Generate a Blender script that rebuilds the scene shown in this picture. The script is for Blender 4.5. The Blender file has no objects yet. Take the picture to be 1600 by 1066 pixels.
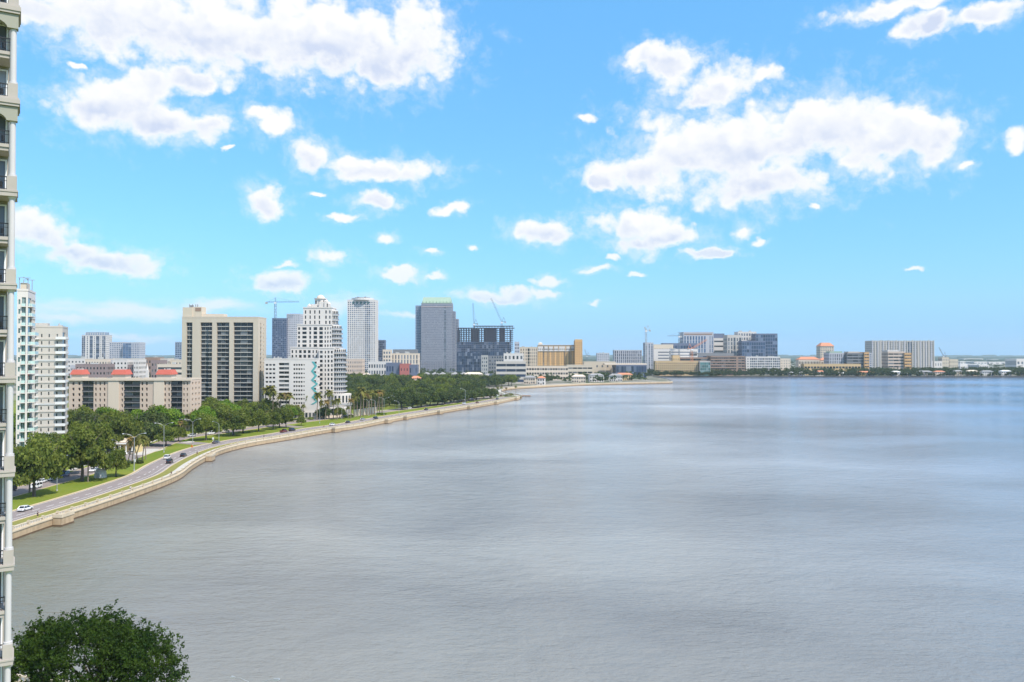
import bpy, bmesh, math, random
import numpy as np
from mathutils import Vector, Matrix
from mathutils.geometry import tessellate_polygon
R = math.radians
random.seed(7); rng = np.random.default_rng(7)
sc = bpy.context.scene
COL = sc.collection

# ------------------------------------------------------------------ camera
F = 1280.0                       # focal length in pixels of a 1600 px wide frame
CZ = 45.0                        # camera height over the water
PITCH = math.atan(20.0 / F)
cam_d = bpy.data.cameras.new('camera'); cam = bpy.data.objects.new('camera', cam_d); COL.objects.link(cam)
cam_d.sensor_width = 36.0; cam_d.lens = F / 1600 * 36.0
cam_d.clip_start = 0.5; cam_d.clip_end = 150000
cam.location = (0, 0, CZ); cam.rotation_euler = (R(90) + PITCH, 0, 0)
sc.camera = cam

# ------------------------------------------------------------------ sun and sky
SUN_EL, SUN_AZ = R(55), R(131)      # azimuth measured from +Y towards +X
SKY_STRENGTH = 0.10
HAZE = 0.00006
sun_d = bpy.data.lights.new('sun', 'SUN'); sun = bpy.data.objects.new('sun', sun_d); COL.objects.link(sun)
sun_d.energy = 3.9; sun_d.angle = R(0.53); sun_d.color = (1.0, 0.93, 0.83)
to_sun = Vector((math.cos(SUN_EL) * math.sin(SUN_AZ), math.cos(SUN_EL) * math.cos(SUN_AZ), math.sin(SUN_EL)))
sun.rotation_euler = to_sun.to_track_quat('Z', 'Y').to_euler()

sc.render.engine = 'CYCLES'
sc.view_settings.view_transform = 'Standard'; sc.view_settings.look = 'None'
sc.view_settings.exposure = 0.5; sc.view_settings.gamma = 1.0
sc.view_settings.use_curve_mapping = False
sc.cycles.max_bounces = 6; sc.cycles.diffuse_bounces = 2; sc.cycles.glossy_bounces = 2
sc.cycles.transmission_bounces = 3; sc.cycles.volume_bounces = 0; sc.cycles.transparent_max_bounces = 6
sc.cycles.use_denoising = True
sc.cycles.caustics_reflective = False; sc.cycles.caustics_refractive = False

class NT:
    """small helper to wire shader nodes"""
    def __init__(s, tree):
        s.t = tree; tree.nodes.clear()
    def n(s, typ, **kw):
        x = s.t.nodes.new(typ)
        for k, v in kw.items(): setattr(x, k, v)
        return x
    def put(s, sock, v):
        if v is None: return
        if isinstance(v, bpy.types.NodeSocket): s.t.links.new(v, sock)
        else: sock.default_value = v
    def m(s, op, a, b=None, c=None, clamp=False):
        x = s.n('ShaderNodeMath', operation=op); x.use_clamp = clamp
        s.put(x.inputs[0], a); s.put(x.inputs[1], b); s.put(x.inputs[2], c)
        return x.outputs[0]
    def vm(s, op, a, b=None, out=0):
        x = s.n('ShaderNodeVectorMath', operation=op)
        s.put(x.inputs[0], a); s.put(x.inputs[1], b)
        return x.outputs[out]
    def scale(s, a, f):
        x = s.n('ShaderNodeVectorMath', operation='SCALE'); s.put(x.inputs[0], a); s.put(x.inputs['Scale'], f)
        return x.outputs[0]
    def mr(s, v, a, b, c=0.0, d=1.0, smooth=False):
        x = s.n('ShaderNodeMapRange'); x.clamp = True
        if smooth: x.interpolation_type = 'SMOOTHSTEP'
        s.put(x.inputs['Value'], v)
        for k, q in zip(('From Min', 'From Max', 'To Min', 'To Max'), (a, b, c, d)): s.put(x.inputs[k], q)
        return x.outputs[0]
    def mix(s, f, a, b, mode='MIX'):
        x = s.n('ShaderNodeMix', data_type='RGBA', blend_type=mode)
        s.put(x.inputs[0], f); s.put(x.inputs[6], a); s.put(x.inputs[7], b)
        return x.outputs[2]
    def voro(s, vec, scale, smooth=0.6):
        x = s.n('ShaderNodeTexVoronoi', feature='F1'); s.put(x.inputs['Vector'], vec); s.put(x.inputs['Scale'], scale)
        return x.outputs['Distance']
    def noise(s, vec, scale, detail=3.0, rough=0.5, out=0):
        x = s.n('ShaderNodeTexNoise'); s.put(x.inputs['Vector'], vec)
        s.put(x.inputs['Scale'], scale); s.put(x.inputs['Detail'], detail); s.put(x.inputs['Roughness'], rough)
        return x.outputs[out]
def c4(c): return (c[0], c[1], c[2], 1.0)

def sky_dir(px, py):
    u, v = (px - 800) / F, (533 - py) / F
    y = math.cos(PITCH) - v * math.sin(PITCH); z = math.sin(PITCH) + v * math.cos(PITCH)
    return math.atan2(u, y), math.atan2(z, math.hypot(u, y))

# where each cloud stands in the sky, given by direction: (x, y, half width, half height) seen from here
CLOUDS = [(150,22,150,62),(330,48,200,74),(500,62,160,74),(610,80,98,58),(645,50,58,56),(60,15,60,30),
 (190,160,95,48),(255,182,110,36),(235,125,55,32),(140,162,62,26),(330,190,42,20),(300,115,40,30),
 (432,200,34,26),(488,240,36,28),(600,264,92,22),(548,252,42,18),(400,180,30,14),
 (412,312,36,26),(585,314,38,15),(705,326,24,9),(540,336,24,8),(495,300,14,5),
 (70,362,60,34),(175,408,80,19),(110,388,62,20),(40,345,34,20),
 (440,437,48,17),(520,404,33,13),(603,374,16,9),(450,413,18,6),(668,396,15,6),(736,389,9,5),
 (625,430,34,10),(676,436,18,6),(355,233,8,5),(120,98,18,6),
 (780,465,72,11),(860,442,30,10),(852,460,30,8),
 (1045,92,58,26),(1115,130,80,36),(1005,86,28,16),(1195,118,28,18),(1080,150,40,18),
 (1150,228,165,84),(1000,262,88,36),(1050,245,90,44),(1180,290,118,42),(1295,195,100,58),(1395,222,110,52),(1460,208,55,32),(1350,200,70,42),(1512,256,20,8),(945,280,36,18),
 (850,360,48,20),(985,350,84,28),(1000,378,55,22),(1050,368,52,18),(1110,397,45,9),(926,424,27,6),(1160,365,20,12),(1185,381,15,6),
 (1400,8,110,16),(1455,42,55,20),(1550,18,60,20),(1592,212,22,22),
 (915,185,16,8),(1430,422,18,4),(932,475,10,4),(994,430,14,4),(1272,322,12,7),(955,404,14,6)]
THIN = [(200,482,170,16),(340,476,80,13),(110,497,80,12),(190,522,80,8),(560,470,45,16),(640,488,60,6),(520,478,25,16)]

world = bpy.data.worlds.new('World'); sc.world = world; world.use_nodes = True
W = NT(world.node_tree)
tc = W.n('ShaderNodeTexCoord'); D0 = tc.outputs['Generated']
sep = W.n('ShaderNodeSeparateXYZ'); W.put(sep.inputs[0], D0)
zc = W.m('MAXIMUM', sep.outputs[2], 0.06)
cmb = W.n('ShaderNodeCombineXYZ'); W.put(cmb.inputs[0], sep.outputs[0]); W.put(cmb.inputs[1], sep.outputs[1]); W.put(cmb.inputs[2], zc)
sky = W.n('ShaderNodeTexSky', sky_type='NISHITA'); sky.sun_disc = False
sky.sun_elevation = SUN_EL; sky.sun_rotation = SUN_AZ; sky.altitude = 0; sky.air_density = 1.0; sky.dust_density = 0.6; sky.ozone_density = 2.0
W.put(sky.inputs[0], W.vm('NORMALIZE', cmb.outputs[0]))
az = W.m('ARCTAN2', sep.outputs[0], sep.outputs[1])
el = W.m('ARCSINE', sep.outputs[2])
ae = W.n('ShaderNodeCombineXYZ'); W.put(ae.inputs[0], az); W.put(ae.inputs[1], el); AE = ae.outputs[0]
# the puffs get finer towards the horizon, as clouds farther off do
pe = W.n('ShaderNodeCombineXYZ'); W.put(pe.inputs[0], az); W.put(pe.inputs[1], W.m('MULTIPLY', el, 1.12)); PE = pe.outputs[0]
warp = W.noise(PE, 11.0, 4.0, 0.6, out=1)
warp = W.scale(W.vm('SUBTRACT', warp, (0.5, 0.5, 0.5)), 0.040)
warp2 = W.noise(PE, 42.0, 4.0, 0.6, out=1)
warp2 = W.scale(W.vm('SUBTRACT', warp2, (0.5, 0.5, 0.5)), 0.016)
AEW = W.vm('ADD', AE, W.vm('ADD', warp, warp2))
def field(blobs, src=None):
    f = None; src = AEW if src is None else src
    for (px, py, rx, ry) in blobs:
        a, e = sky_dir(px, py)
        a2, e2 = sky_dir(px + rx, py); _, e3 = sky_dir(px, py - ry)
        ra, re = max(a2 - a, 0.004), max(e3 - e, 0.0025)
        v = W.vm('SUBTRACT', src, (a, e, 0.0))
        v = W.vm('MULTIPLY', v, (1 / ra, 1 / re, 0.0))
        l = W.vm('LENGTH', v, out=1)
        f = l if f is None else W.m('SMOOTH_MIN', f, l, 0.22)
    return W.m('SUBTRACT', 1.0, f)
f1 = field(CLOUDS)
f2 = field(THIN)
fbm = W.noise(PE, 20.0, 10.0, 0.66)
big = W.noise(PE, 7.0, 3.0, 0.5)
fine = W.noise(PE, 85.0, 5.0, 0.6)
PV = W.vm('ADD', PE, W.scale(warp2, 0.9))
bil = W.m('ADD', W.m('MULTIPLY', W.voro(PV, 26.0), 1.0), W.m('MULTIPLY', W.voro(PV, 62.0), 0.55))
d1 = W.m('ADD', W.m('ADD', f1, W.m('MULTIPLY', W.m('SUBTRACT', 0.80, bil), 0.75)), W.m('ADD', W.m('MULTIPLY', W.m('SUBTRACT', fbm, 0.5), 1.25), W.m('MULTIPLY', W.m('SUBTRACT', fine, 0.5), 0.6)))
a1 = W.mr(d1, -0.22, 0.46, smooth=True)
wisp = W.noise(W.vm('ADD', PE, warp), 38.0, 8.0, 0.7)
halo = W.mr(W.m('ADD', f1, W.m('MULTIPLY', W.m('SUBTRACT', wisp, 0.5), 4.6)), -0.75, 1.1, 0.0, 0.42, smooth=True)
a1 = W.m('MAXIMUM', a1, halo)
d2 = W.m('ADD', f2, W.m('MULTIPLY', W.m('SUBTRACT', W.noise(W.vm('MULTIPLY', PE, (1, 3.0, 1)), 12.0, 7.0, 0.6), 0.5), 2.6))
a2 = W.m('MULTIPLY', W.mr(d2, -0.35, 0.95, smooth=True), 0.85)
# elsewhere in the sky: unseen fair weather clouds, thickened to whiten ambient light
absaz = W.m('ABSOLUTE', az)
outside = W.m('MAXIMUM', W.mr(absaz, 0.60, 0.72), W.mr(el, 0.44, 0.54))
pl = W.n('ShaderNodeCombineXYZ')
zz = W.m('ADD', W.m('MAXIMUM', sep.outputs[2], 0.0), 0.12)
W.put(pl.inputs[0], W.m('DIVIDE', sep.outputs[0], zz)); W.put(pl.inputs[1], W.m('DIVIDE', sep.outputs[1], zz))
fo = W.noise(pl.outputs[0], 1.6, 8.0, 0.58)
a3 = W.m('MULTIPLY', W.mr(fo, 0.47, 0.58, smooth=True), outside)
alpha = W.m('MAXIMUM', a1, W.m('MAXIMUM', a2, a3))
# light and shade inside the cloud: lit puffs against the softer grey base
shift = W.vm('ADD', PE, (0.012, 0.020, 0.0))
PS = W.vm('ADD', PV, (0.007, 0.011, 0.0))
bil2 = W.m('ADD', W.voro(PS, 26.0), W.m('MULTIPLY', W.voro(PS, 62.0), 0.55))
fb2 = W.noise(shift, 22.0, 7.0, 0.6)
relief = W.mr(W.m('ADD', W.m('SUBTRACT', bil2, bil), W.m('SUBTRACT', W.noise(PE, 22.0, 7.0, 0.6), fb2)), -0.30, 0.18)
core = W.mr(d1, 0.10, 0.95, smooth=True)
grey = W.m('MULTIPLY', core, W.mr(big, 0.34, 0.56))
BIGC = [c for c in CLOUDS if c[2] >= 35]
fU = field(BIGC, W.vm('ADD', AEW, (0.006, 0.020, 0.0))); fD = field(BIGC, W.vm('ADD', AEW, (-0.006, -0.020, 0.0)))
under = W.mr(W.m('SUBTRACT', fU, fD), -0.55, 0.60)
f0 = field(BIGC)
core = W.m('MULTIPLY', core, W.mr(f0, -0.15, 0.45, smooth=True))
shade = W.m('ADD', W.m('MULTIPLY', W.m('MULTIPLY', under, core), W.mr(big, 0.30, 0.60, 0.45, 1.0)), W.m('MULTIPLY', W.m('MULTIPLY', W.m('SUBTRACT', 1.0, relief), core), 0.38), clamp=True)
ccol = W.mix(shade, (1.0, 1.0, 1.0, 1), (0.64, 0.72, 0.90, 1))
ccol = W.mix(W.mr(el, 0.0, 0.16), W.mix(0.45, ccol, (0.50, 0.78, 1.0, 1)), ccol)
ccol_s = W.scale(ccol, 0.74 / SKY_STRENGTH)
tint = W.vm('MULTIPLY', sky.outputs[0], (1.0, 1.0, 1.0))
SKY_TINT_LO, SKY_TINT_HI = (0.55, 0.86, 1.40), (0.98, 1.76, 1.95)
tcol = W.mix(W.mr(el, 0.0, 0.42), c4(SKY_TINT_LO), c4(SKY_TINT_HI))
tint = W.vm('MULTIPLY', sky.outputs[0], tcol)
bgc = W.mix(alpha, tint, ccol_s)
bg = W.n('ShaderNodeBackground'); W.put(bg.inputs[0], bgc); bg.inputs[1].default_value = SKY_STRENGTH
wo = W.n('ShaderNodeOutputWorld'); W.put(wo.inputs[0], bg.outputs[0])
world.cycles.sampling_method = 'MANUAL'; world.cycles.sample_map_resolution = 512

# ------------------------------------------------------------------ places
GZ = 2.2                                             # land over water
def gp(px, py, z=GZ):
    u, v = (px - 800) / F, (533 - py) / F
    y = math.cos(PITCH) - v * math.sin(PITCH); zz = math.sin(PITCH) + v * math.cos(PITCH)
    t = (z - CZ) / zz
    return (u * t, y * t)
def depth(py, z=GZ): return gp(800, py, z)[1]
def X(px, D): return (px - 800) / F * D
def Z(py, D): return CZ + (553 - py) / F * D

# ------------------------------------------------------------------ materials
MATS = {}
def mat(name, col, rough=0.7, var=0.12, nscale=0.3, spec=0.5, metal=0.0, objvar=0.0, isl=0.0, streak=0.0, coat=0.0, curtain=None):
    if name in MATS: return MATS[name]
    m = bpy.data.materials.new(name); m.use_nodes = True; t = NT(m.node_tree)
    out = t.n('ShaderNodeOutputMaterial'); p = t.n('ShaderNodeBsdfPrincipled')
    geo = t.n('ShaderNodeNewGeometry')
    c = c4(col)
    f = t.m('MULTIPLY', t.m('SUBTRACT', t.noise(geo.outputs['Position'], nscale, 5.0, 0.6), 0.5), 2.0 * var)
    if streak:
        sv = t.vm('MULTIPLY', geo.outputs['Position'], (1.0, 1.0, 0.06))
        f = t.m('ADD', f, t.m('MULTIPLY', t.m('SUBTRACT', t.noise(sv, 0.9, 4.0, 0.6), 0.5), 2.0 * streak))
    if objvar:
        oi = t.n('ShaderNodeObjectInfo'); f = t.m('ADD', f, t.m('MULTIPLY', t.m('SUBTRACT', oi.outputs['Random'], 0.5), 2 * objvar))
    if isl: f = t.m('ADD', f, t.m('MULTIPLY', t.m('SUBTRACT', geo.outputs['Random Per Island'], 0.5), 2 * isl))
    bc = t.scale(c4(col)[:3], t.m('ADD', 1.0, f))
    if curtain:
        o2 = t.n('ShaderNodeObjectInfo'); rr = t.m('FRACT', t.m('ADD', t.m('MULTIPLY', o2.outputs['Random'], 7.31), t.m('MULTIPLY', geo.outputs['Random Per Island'], 5.17)))
        bc = t.mix(t.m('MULTIPLY', t.mr(rr, .72, .98), .75), bc, c4(curtain))
    t.put(p.inputs['Base Color'], bc)
    p.inputs['Roughness'].default_value = rough; p.inputs['Specular IOR Level'].default_value = spec
    p.inputs['Metallic'].default_value = metal
    if coat: p.inputs['Coat Weight'].default_value = coat
    t.put(out.inputs[0], p.outputs[0]); MATS[name] = m
    return m
def glass(name, col, rough=0.12, objvar=0.5, isl=0.5, spec=0.5):
    return mat(name, col, rough, 0.0, 1.0, spec, 0.0, objvar, isl, curtain=tuple(min(1, c * 1.2 + .20) for c in col))

def foliage(name, col, col2, trans=0.25):
    m = bpy.data.materials.new(name); m.use_nodes = True; t = NT(m.node_tree)
    out = t.n('ShaderNodeOutputMaterial'); p = t.n('ShaderNodeBsdfPrincipled')
    geo = t.n('ShaderNodeNewGeometry'); oi = t.n('ShaderNodeObjectInfo')
    tcn = t.n('ShaderNodeTexCoord')
    n1 = t.noise(tcn.outputs['Object'], 0.32, 3.0, 0.6)
    c = t.mix(t.mr(n1, 0.36, 0.64), c4(col), c4(col2))
    k = t.m('ADD', 0.62, t.m('ADD', t.m('MULTIPLY', geo.outputs['Random Per Island'], 0.55), t.m('MULTIPLY', oi.outputs['Random'], 0.35)))
    c = t.scale(c, k)
    t.put(p.inputs['Base Color'], c); p.inputs['Roughness'].default_value = 0.6; p.inputs['Specular IOR Level'].default_value = 0.12
    tr = t.n('ShaderNodeBsdfTranslucent'); t.put(tr.inputs[0], t.vm('MULTIPLY', c, (1.1, 1.4, 0.5)))
    mx = t.n('ShaderNodeMixShader'); mx.inputs[0].default_value = trans
    t.put(mx.inputs[1], p.outputs[0]); t.put(mx.inputs[2], tr.outputs[0])
    t.put(out.inputs[0], mx.outputs[0]); MATS[name] = m
    return m

# ------------------------------------------------------------------ object helpers
def tag(o, label=None, cat=None, group=None, kind=None):
    if label: o['label'] = label
    if cat: o['category'] = cat
    if group: o['group'] = group
    if kind: o['kind'] = kind
    return o
def empty(name, label, cat, loc=(0, 0, 0), rz=0.0, group=None):
    o = bpy.data.objects.new(name, None); COL.objects.link(o)
    o.location = loc; o.rotation_euler = (0, 0, rz); o.empty_display_size = 1
    return tag(o, label, cat, group)
def link(name, me, parent=None, loc=None, rz=None):
    o = bpy.data.objects.new(name, me); COL.objects.link(o)
    if parent is not None: o.parent = parent
    if loc is not None: o.location = loc
    if rz is not None: o.rotation_euler = (0, 0, rz)
    return o
def copy_tree(root, loc, rz=None, label=None, scale=None):
    r = root.copy(); COL.objects.link(r); r.location = loc
    if rz is not None: r.rotation_euler = (r.rotation_euler.x, r.rotation_euler.y, rz)
    if label: r['label'] = label
    if scale: r.scale = scale
    for ch in KIDS.get(root.name, []):
        c = ch.copy(); COL.objects.link(c); c.parent = r; KIDS.setdefault(r.name, []).append(c)
        for g in KIDS.get(ch.name, []):
            d = g.copy(); COL.objects.link(d); d.parent = c; KIDS.setdefault(c.name, []).append(d)
    return r
KIDS = {}
def kid(parent, o):
    o.parent = parent; KIDS.setdefault(parent.name, []).append(o); return o

BOXF = [(0, 3, 2, 1), (4, 5, 6, 7), (0, 1, 5, 4), (1, 2, 6, 5), (2, 3, 7, 6), (3, 0, 4, 7)]
class MB:
    def __init__(s): s.v = []; s.f = []
    def pts(s, vs, fs):
        k = len(s.v); s.v += vs; s.f += [tuple(i + k for i in f) for f in fs]
    def box(s, x0, y0, z0, x1, y1, z1, T=None):
        vs = [(x0, y0, z0), (x1, y0, z0), (x1, y1, z0), (x0, y1, z0), (x0, y0, z1), (x1, y0, z1), (x1, y1, z1), (x0, y1, z1)]
        if T is not None: vs = [T(*p) for p in vs]
        s.pts(vs, BOXF)
    def cyl(s, cx, cy, z0, z1, r0, r1=None, n=12, T=None, a0=0.0):
        r1 = r0 if r1 is None else r1
        vs = []
        for z, r in ((z0, r0), (z1, r1)):
            for i in range(n):
                a = a0 + 2 * math.pi * i / n
                vs.append((cx + r * math.cos(a), cy + r * math.sin(a), z))
        if T is not None: vs = [T(*p) for p in vs]
        fs = [(i, (i + 1) % n, n + (i + 1) % n, n + i) for i in range(n)] + [tuple(range(n - 1, -1, -1)), tuple(range(n, 2 * n))]
        s.pts(vs, fs)
    def tube(s, pts, radii, n=6):
        """bent tapered tube through points"""
        P = [Vector(p) for p in pts]; base = len(s.v); N = len(P)
        if not isinstance(radii, (list, tuple)): radii = [radii] * N
        for i, p in enumerate(P):
            d = (P[min(i + 1, N - 1)] - P[max(i - 1, 0)]).normalized()
            a = d.cross(Vector((0, 0, 1))) if abs(d.z) < 0.95 else d.cross(Vector((1, 0, 0)))
            a.normalize(); b = d.cross(a)
            for k in range(n):
                t = 2 * math.pi * k / n
                s.v.append(tuple(p + (a * math.cos(t) + b * math.sin(t)) * radii[i]))
        for i in range(N - 1):
            for k in range(n):
                a = base + i * n + k; b = base + i * n + (k + 1) % n
                s.f.append((a, b, b + n, a + n))
        s.f.append(tuple(base + k for k in range(n))[::-1]); s.f.append(tuple(base + (N - 1) * n + k for k in range(n)))
    def mesh(s, name, m, smooth=False):
        me = bpy.data.meshes.new(name); me.from_pydata(s.v, [], s.f)
        if m is not None: me.materials.append(m)
        if smooth: me.shade_smooth()
        me.update(); return me
    def build(s, name, m, parent=None, kind=None, loc=None, smooth=False, label=None):
        if not s.v: return None
        o = bpy.data.objects.new(name, s.mesh(name, m, smooth)); COL.objects.link(o)
        if loc is not None: o.location = loc
        if parent is not None: kid(parent, o)
        if kind: o['kind'] = kind
        if label: o['label'] = label
        return o
# ------------------------------------------------------------------ building kit
FOOT = []                     # footprints, to keep trees clear of them
class Bld:
    """a building: local x to the right along its front, local y away from the viewer, z up from the ground"""
    def __init__(s, name, label, x0, y0, rz=0.0, wall=None, glassm=None, trim=None, group=None, cat='building'):
        s.root = empty(name, label, cat, (x0, y0, GZ), rz, group)
        s.rz = rz; s.wallm = wall; s.glassm = glassm; s.trimm = trim or wall
        s.parts = {}; s.cache = {}; s.nwin = 0; s.count = {}
    def acc(s, name, m=None, kind=None):
        if name not in s.parts: s.parts[name] = [MB(), m, kind]
        return s.parts[name][0]
    def inst(s, name, key, w, h, t, m, pos, ang, limit=280):
        """one pane / slab / rail of its own, sharing its mesh with its like; beyond the limit joined"""
        n = s.count.get(name, 0)
        if n >= limit:
            c, sn = math.cos(ang), math.sin(ang)
            T = lambda x, y, z: (pos[0] + x * c - y * sn, pos[1] + x * sn + y * c, pos[2] + z)
            s.acc(name + ' rest', m, 'stuff').box(-w / 2, -t, 0, w / 2, 0.0, h, T); return
        s.count[name] = n + 1
        k = (name, round(w, 2), round(h, 2), round(t, 2), m.name)
        if k not in s.cache:
            b = MB(); b.box(-w / 2, -t, 0, w / 2, 0.0, h); s.cache[k] = b.mesh(name, m)
        o = bpy.data.objects.new(name, s.cache[k]); COL.objects.link(o); o.location = pos; o.rotation_euler = (0, 0, ang)
        kid(s.root, o)
    def body(s, x0, y0, z0, x1, y1, z1, name='wall', m=None):
        s.acc(name, m or s.wallm).box(x0, y0, z0, x1, y1, z1)
    def facade(s, ox, oy, ang, width, z0, z1, nfl, segs, t=0.35, indiv=True, foot=0.0, head=0.0, out=0.0,
               wallname='wall', m=None, gm=None, rail=None, slabm=None, slab_h=0.28):
        """facade from (ox, oy) along ang; outward is to its right. segs: (type, share[, number, width share, height share])"""
        c, sn = math.cos(ang), math.sin(ang)
        T = lambda u, d, z: (ox + u * c + d * sn, oy + u * sn - d * c, z)
        wm = m or s.wallm; g = gm or s.glassm
        wl = s.acc(wallname, wm)
        tot = sum(q[1] for q in segs); u = 0.0
        H = z1 - z0 - foot - head; fh = H / nfl; zb = z0 + foot
        if foot > 0: wl.box(0, 0, z0, width, t, zb, T)
        if head > 0: wl.box(0, 0, z1 - head, width, t, z1, T)
        def pane(u0, u1, za, zt, dd=0.02, th=0.06):
            w = u1 - u0; uc = (u0 + u1) / 2
            if indiv: s.inst('window', None, w, zt - za, th, g, T(uc, dd, za), ang)
            else: s.acc('windows', g, 'stuff').box(u0, dd, za, u1, dd + th, zt, T)
        for q in segs:
            w = q[1] / tot * width; k = q[0]
            if k == 'W':
                wl.box(u, 0, zb, u + w, t, zb + H, T)
            elif k == 'w':
                n, ws, hs = q[2], q[3], q[4]
                pw = w / n; ww = pw * ws; pier = (pw - ww) / 2
                for i in range(n + 1):
                    a = u + i * pw - pier if i else u
                    b = u + i * pw + pier if i < n else u + w
                    wl.box(a, 0, zb, b, t, zb + H, T)
                for f in range(nfl):
                    zf = zb + f * fh; zs = zf + fh * (1 - hs) * 0.55; zt = zs + fh * hs
                    for i in range(n):
                        a = u + i * pw + pier
                        if zs - zf > .02: wl.box(a, 0, zf, a + ww, t - .003, zs, T)
                        if zf + fh - zt > .02: wl.box(a, 0, zt, a + ww, t - .003, zf + fh, T)
                        pane(a, a + ww, zs, zt)
            elif k == 'B':                           # balcony bay: glass behind, slab and railing in front
                n = q[2] if len(q) > 2 else 1; o2 = q[3] if len(q) > 3 else out
                for f in range(nfl):
                    zf = zb + f * fh
                    for i in range(n):
                        pane(u + i * w / n + .08, u + (i + 1) * w / n - .08, zf + slab_h, zf + fh)
                    if indiv:
                        s.inst('balcony_slab', None, w, slab_h, t + o2, slabm or s.trimm, T(u + w / 2, 0.0, zf), ang)
                        s.inst('railing', None, w, 0.95, 0.07, rail or s.trimm, T(u + w / 2, t + o2 - .09, zf + slab_h), ang)
                    else:
                        s.acc('balcony_slabs', slabm or s.trimm, 'stuff').box(u, 0, zf, u + w, t + o2, zf + slab_h, T)
                        s.acc('railings', rail or s.trimm, 'stuff').box(u, t + o2 - .1, zf + slab_h, u + w, t + o2 - .02, zf + slab_h + .95, T)
            elif k == 'G':                           # curtain glass with mullions
                n = q[2] if len(q) > 2 else 1
                for f in range(nfl):
                    zf = zb + f * fh
                    for i in range(n):
                        pane(u + i * w / n, u + (i + 1) * w / n, zf, zf + fh, 0.02, t * .5)
                ml = s.acc('mullions', s.trimm, 'stuff')
                for i in range(n + 1): ml.box(u + i * w / n - .1, 0, zb, u + i * w / n + .1, t * .5 + .15, zb + H, T)
                for f in range(nfl + 1): ml.box(u, 0, zb + f * fh - .13, u + w, t * .5 + .1, zb + f * fh + .13, T)
            u += w
    def rounded(s, cx, cy, r, z0, z1, nfl, n, a0, a1, indiv=True, slab=0.9, hs=0.6, ws=0.6, rail=None, m=None):
        """round bay with panes, balcony slabs and rails"""
        s.acc('round_bay', m or s.wallm).cyl(cx, cy, z0, z1, r, n=28)
        fh = (z1 - z0) / nfl
        for f in range(nfl):
            zf = z0 + f * fh
            if slab > 0:
                b = MB(); b.cyl(cx, cy, zf, zf + .25, r + slab, n=28); o = b.build('balcony_slab', s.trimm, s.root)
                for i in range(14):
                    aa = a0 + (a1 - a0) * (i + .5) / 14; rr = r + slab - .12; ln = rr * abs(a1 - a0) / 14
                    s.inst('railing', None, ln * .98, 0.9, 0.06, rail or s.trimm, (cx + rr * math.cos(aa), cy + rr * math.sin(aa), zf + .25), aa + math.pi / 2, 120)
            for i in range(n):
                a = a0 + (a1 - a0) * (i + .5) / n; w = abs(a1 - a0) / n * r * ws
                rr = r + 0.02
                p = (cx + rr * math.cos(a), cy + rr * math.sin(a), zf + fh * (1 - hs) * .6)
                if indiv: s.inst('window', None, w, fh * hs, .1, s.glassm, p, a + math.pi / 2)
    def finish(s):
        for n, (b, m, k) in s.parts.items():
            if n.endswith(' rest'): n = n[:-5] + ('es' if n[:-5].endswith('s') else 's')
            b.build(n, m, s.root, k)
        return s.root

def tower(name, label, px0, px1, ytop, D, dep, nfl, segs, wall, glassm, trim=None, side=None, t=0.35, indiv=False,
          foot=0.0, head=1.5, out=0.0, rail=None, group=None, cat='building', rz=0.0, roofm=None, parapet=0.9, ybot=None, **kw):
    """box tower between two picture columns at depth D; both side faces carry windows too"""
    x0, x1 = X(px0, D), X(px1, D); w = (x1 - x0) / (math.cos(rz) - (px1 - 800) / F * math.sin(rz)); h = Z(ytop, D) - GZ
    b = Bld(name, label, x0, D, rz, wall, glassm, trim, group, cat)
    b.w = w; b.h = h; b.d = dep
    b.body(t, t, -1.5, w - t, dep - t, h - .2, 'core', wall)
    b.facade(t, t, 0, w - 2 * t, 0, h, nfl, segs, t, indiv, foot, head, out, rail=rail, **kw)
    sd = side if side is not None else [('w', 1, max(2, int(dep / 4)), .6, .5)]
    b.facade(w - t, t, math.pi / 2, dep - 2 * t, 0, h, nfl, sd, t, indiv, foot, head, out, rail=rail, **kw)
    b.facade(t, dep - t, -math.pi / 2, dep - 2 * t, 0, h, nfl, sd, t, indiv, foot, head, out, rail=rail, **kw)
    # corner posts, back wall, roof
    wl = b.acc('wall', wall)
    for (cx, cy) in ((0, 0), (w - t, 0), (0, dep - t), (w - t, dep - t)): wl.box(cx, cy, 0, cx + t, cy + t, h)
    wl.box(t, dep - t, 0, w - t, dep, h)
    rf = b.acc('roof', roofm or M_ROOF); rf.box(t * .5, t * .5, h - .19, w - t * .5, dep - t * .5, h + .12)
    if parapet:
        pr = b.acc('parapet', b.trimm)
        pr.box(-.1, -.1, h + .13, w + .1, .3, h + parapet); pr.box(-.1, dep - .3, h + .13, w + .1, dep + .1, h + parapet)
        pr.box(-.1, .3, h + .13, .3, dep - .3, h + parapet); pr.box(w - .3, .3, h + .13, w + .1, dep - .3, h + parapet)
    FOOT.append((x0 - 3, D - 3, x1 + 3, D + dep + 3))
    return b
def roofbits(b, n, hmax=3.0, seed=1):
    r = random.Random(seed)
    for i in range(n):
        x = r.uniform(.12, .78) * b.w; y = r.uniform(.15, .6) * b.d; w = r.uniform(1.5, max(2.0, b.w * .18)); h = r.uniform(1.0, hmax)
        q = MB(); q.box(x, y, b.h + .12, min(x + w, b.w - 1), y + r.uniform(1.5, 4), b.h + h)
        q.cyl(x + .6, y + .6, b.h + h, b.h + h + .8, .35, n=8)
        q.build('roof_unit', M_ROOFBOX, b.root)

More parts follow.
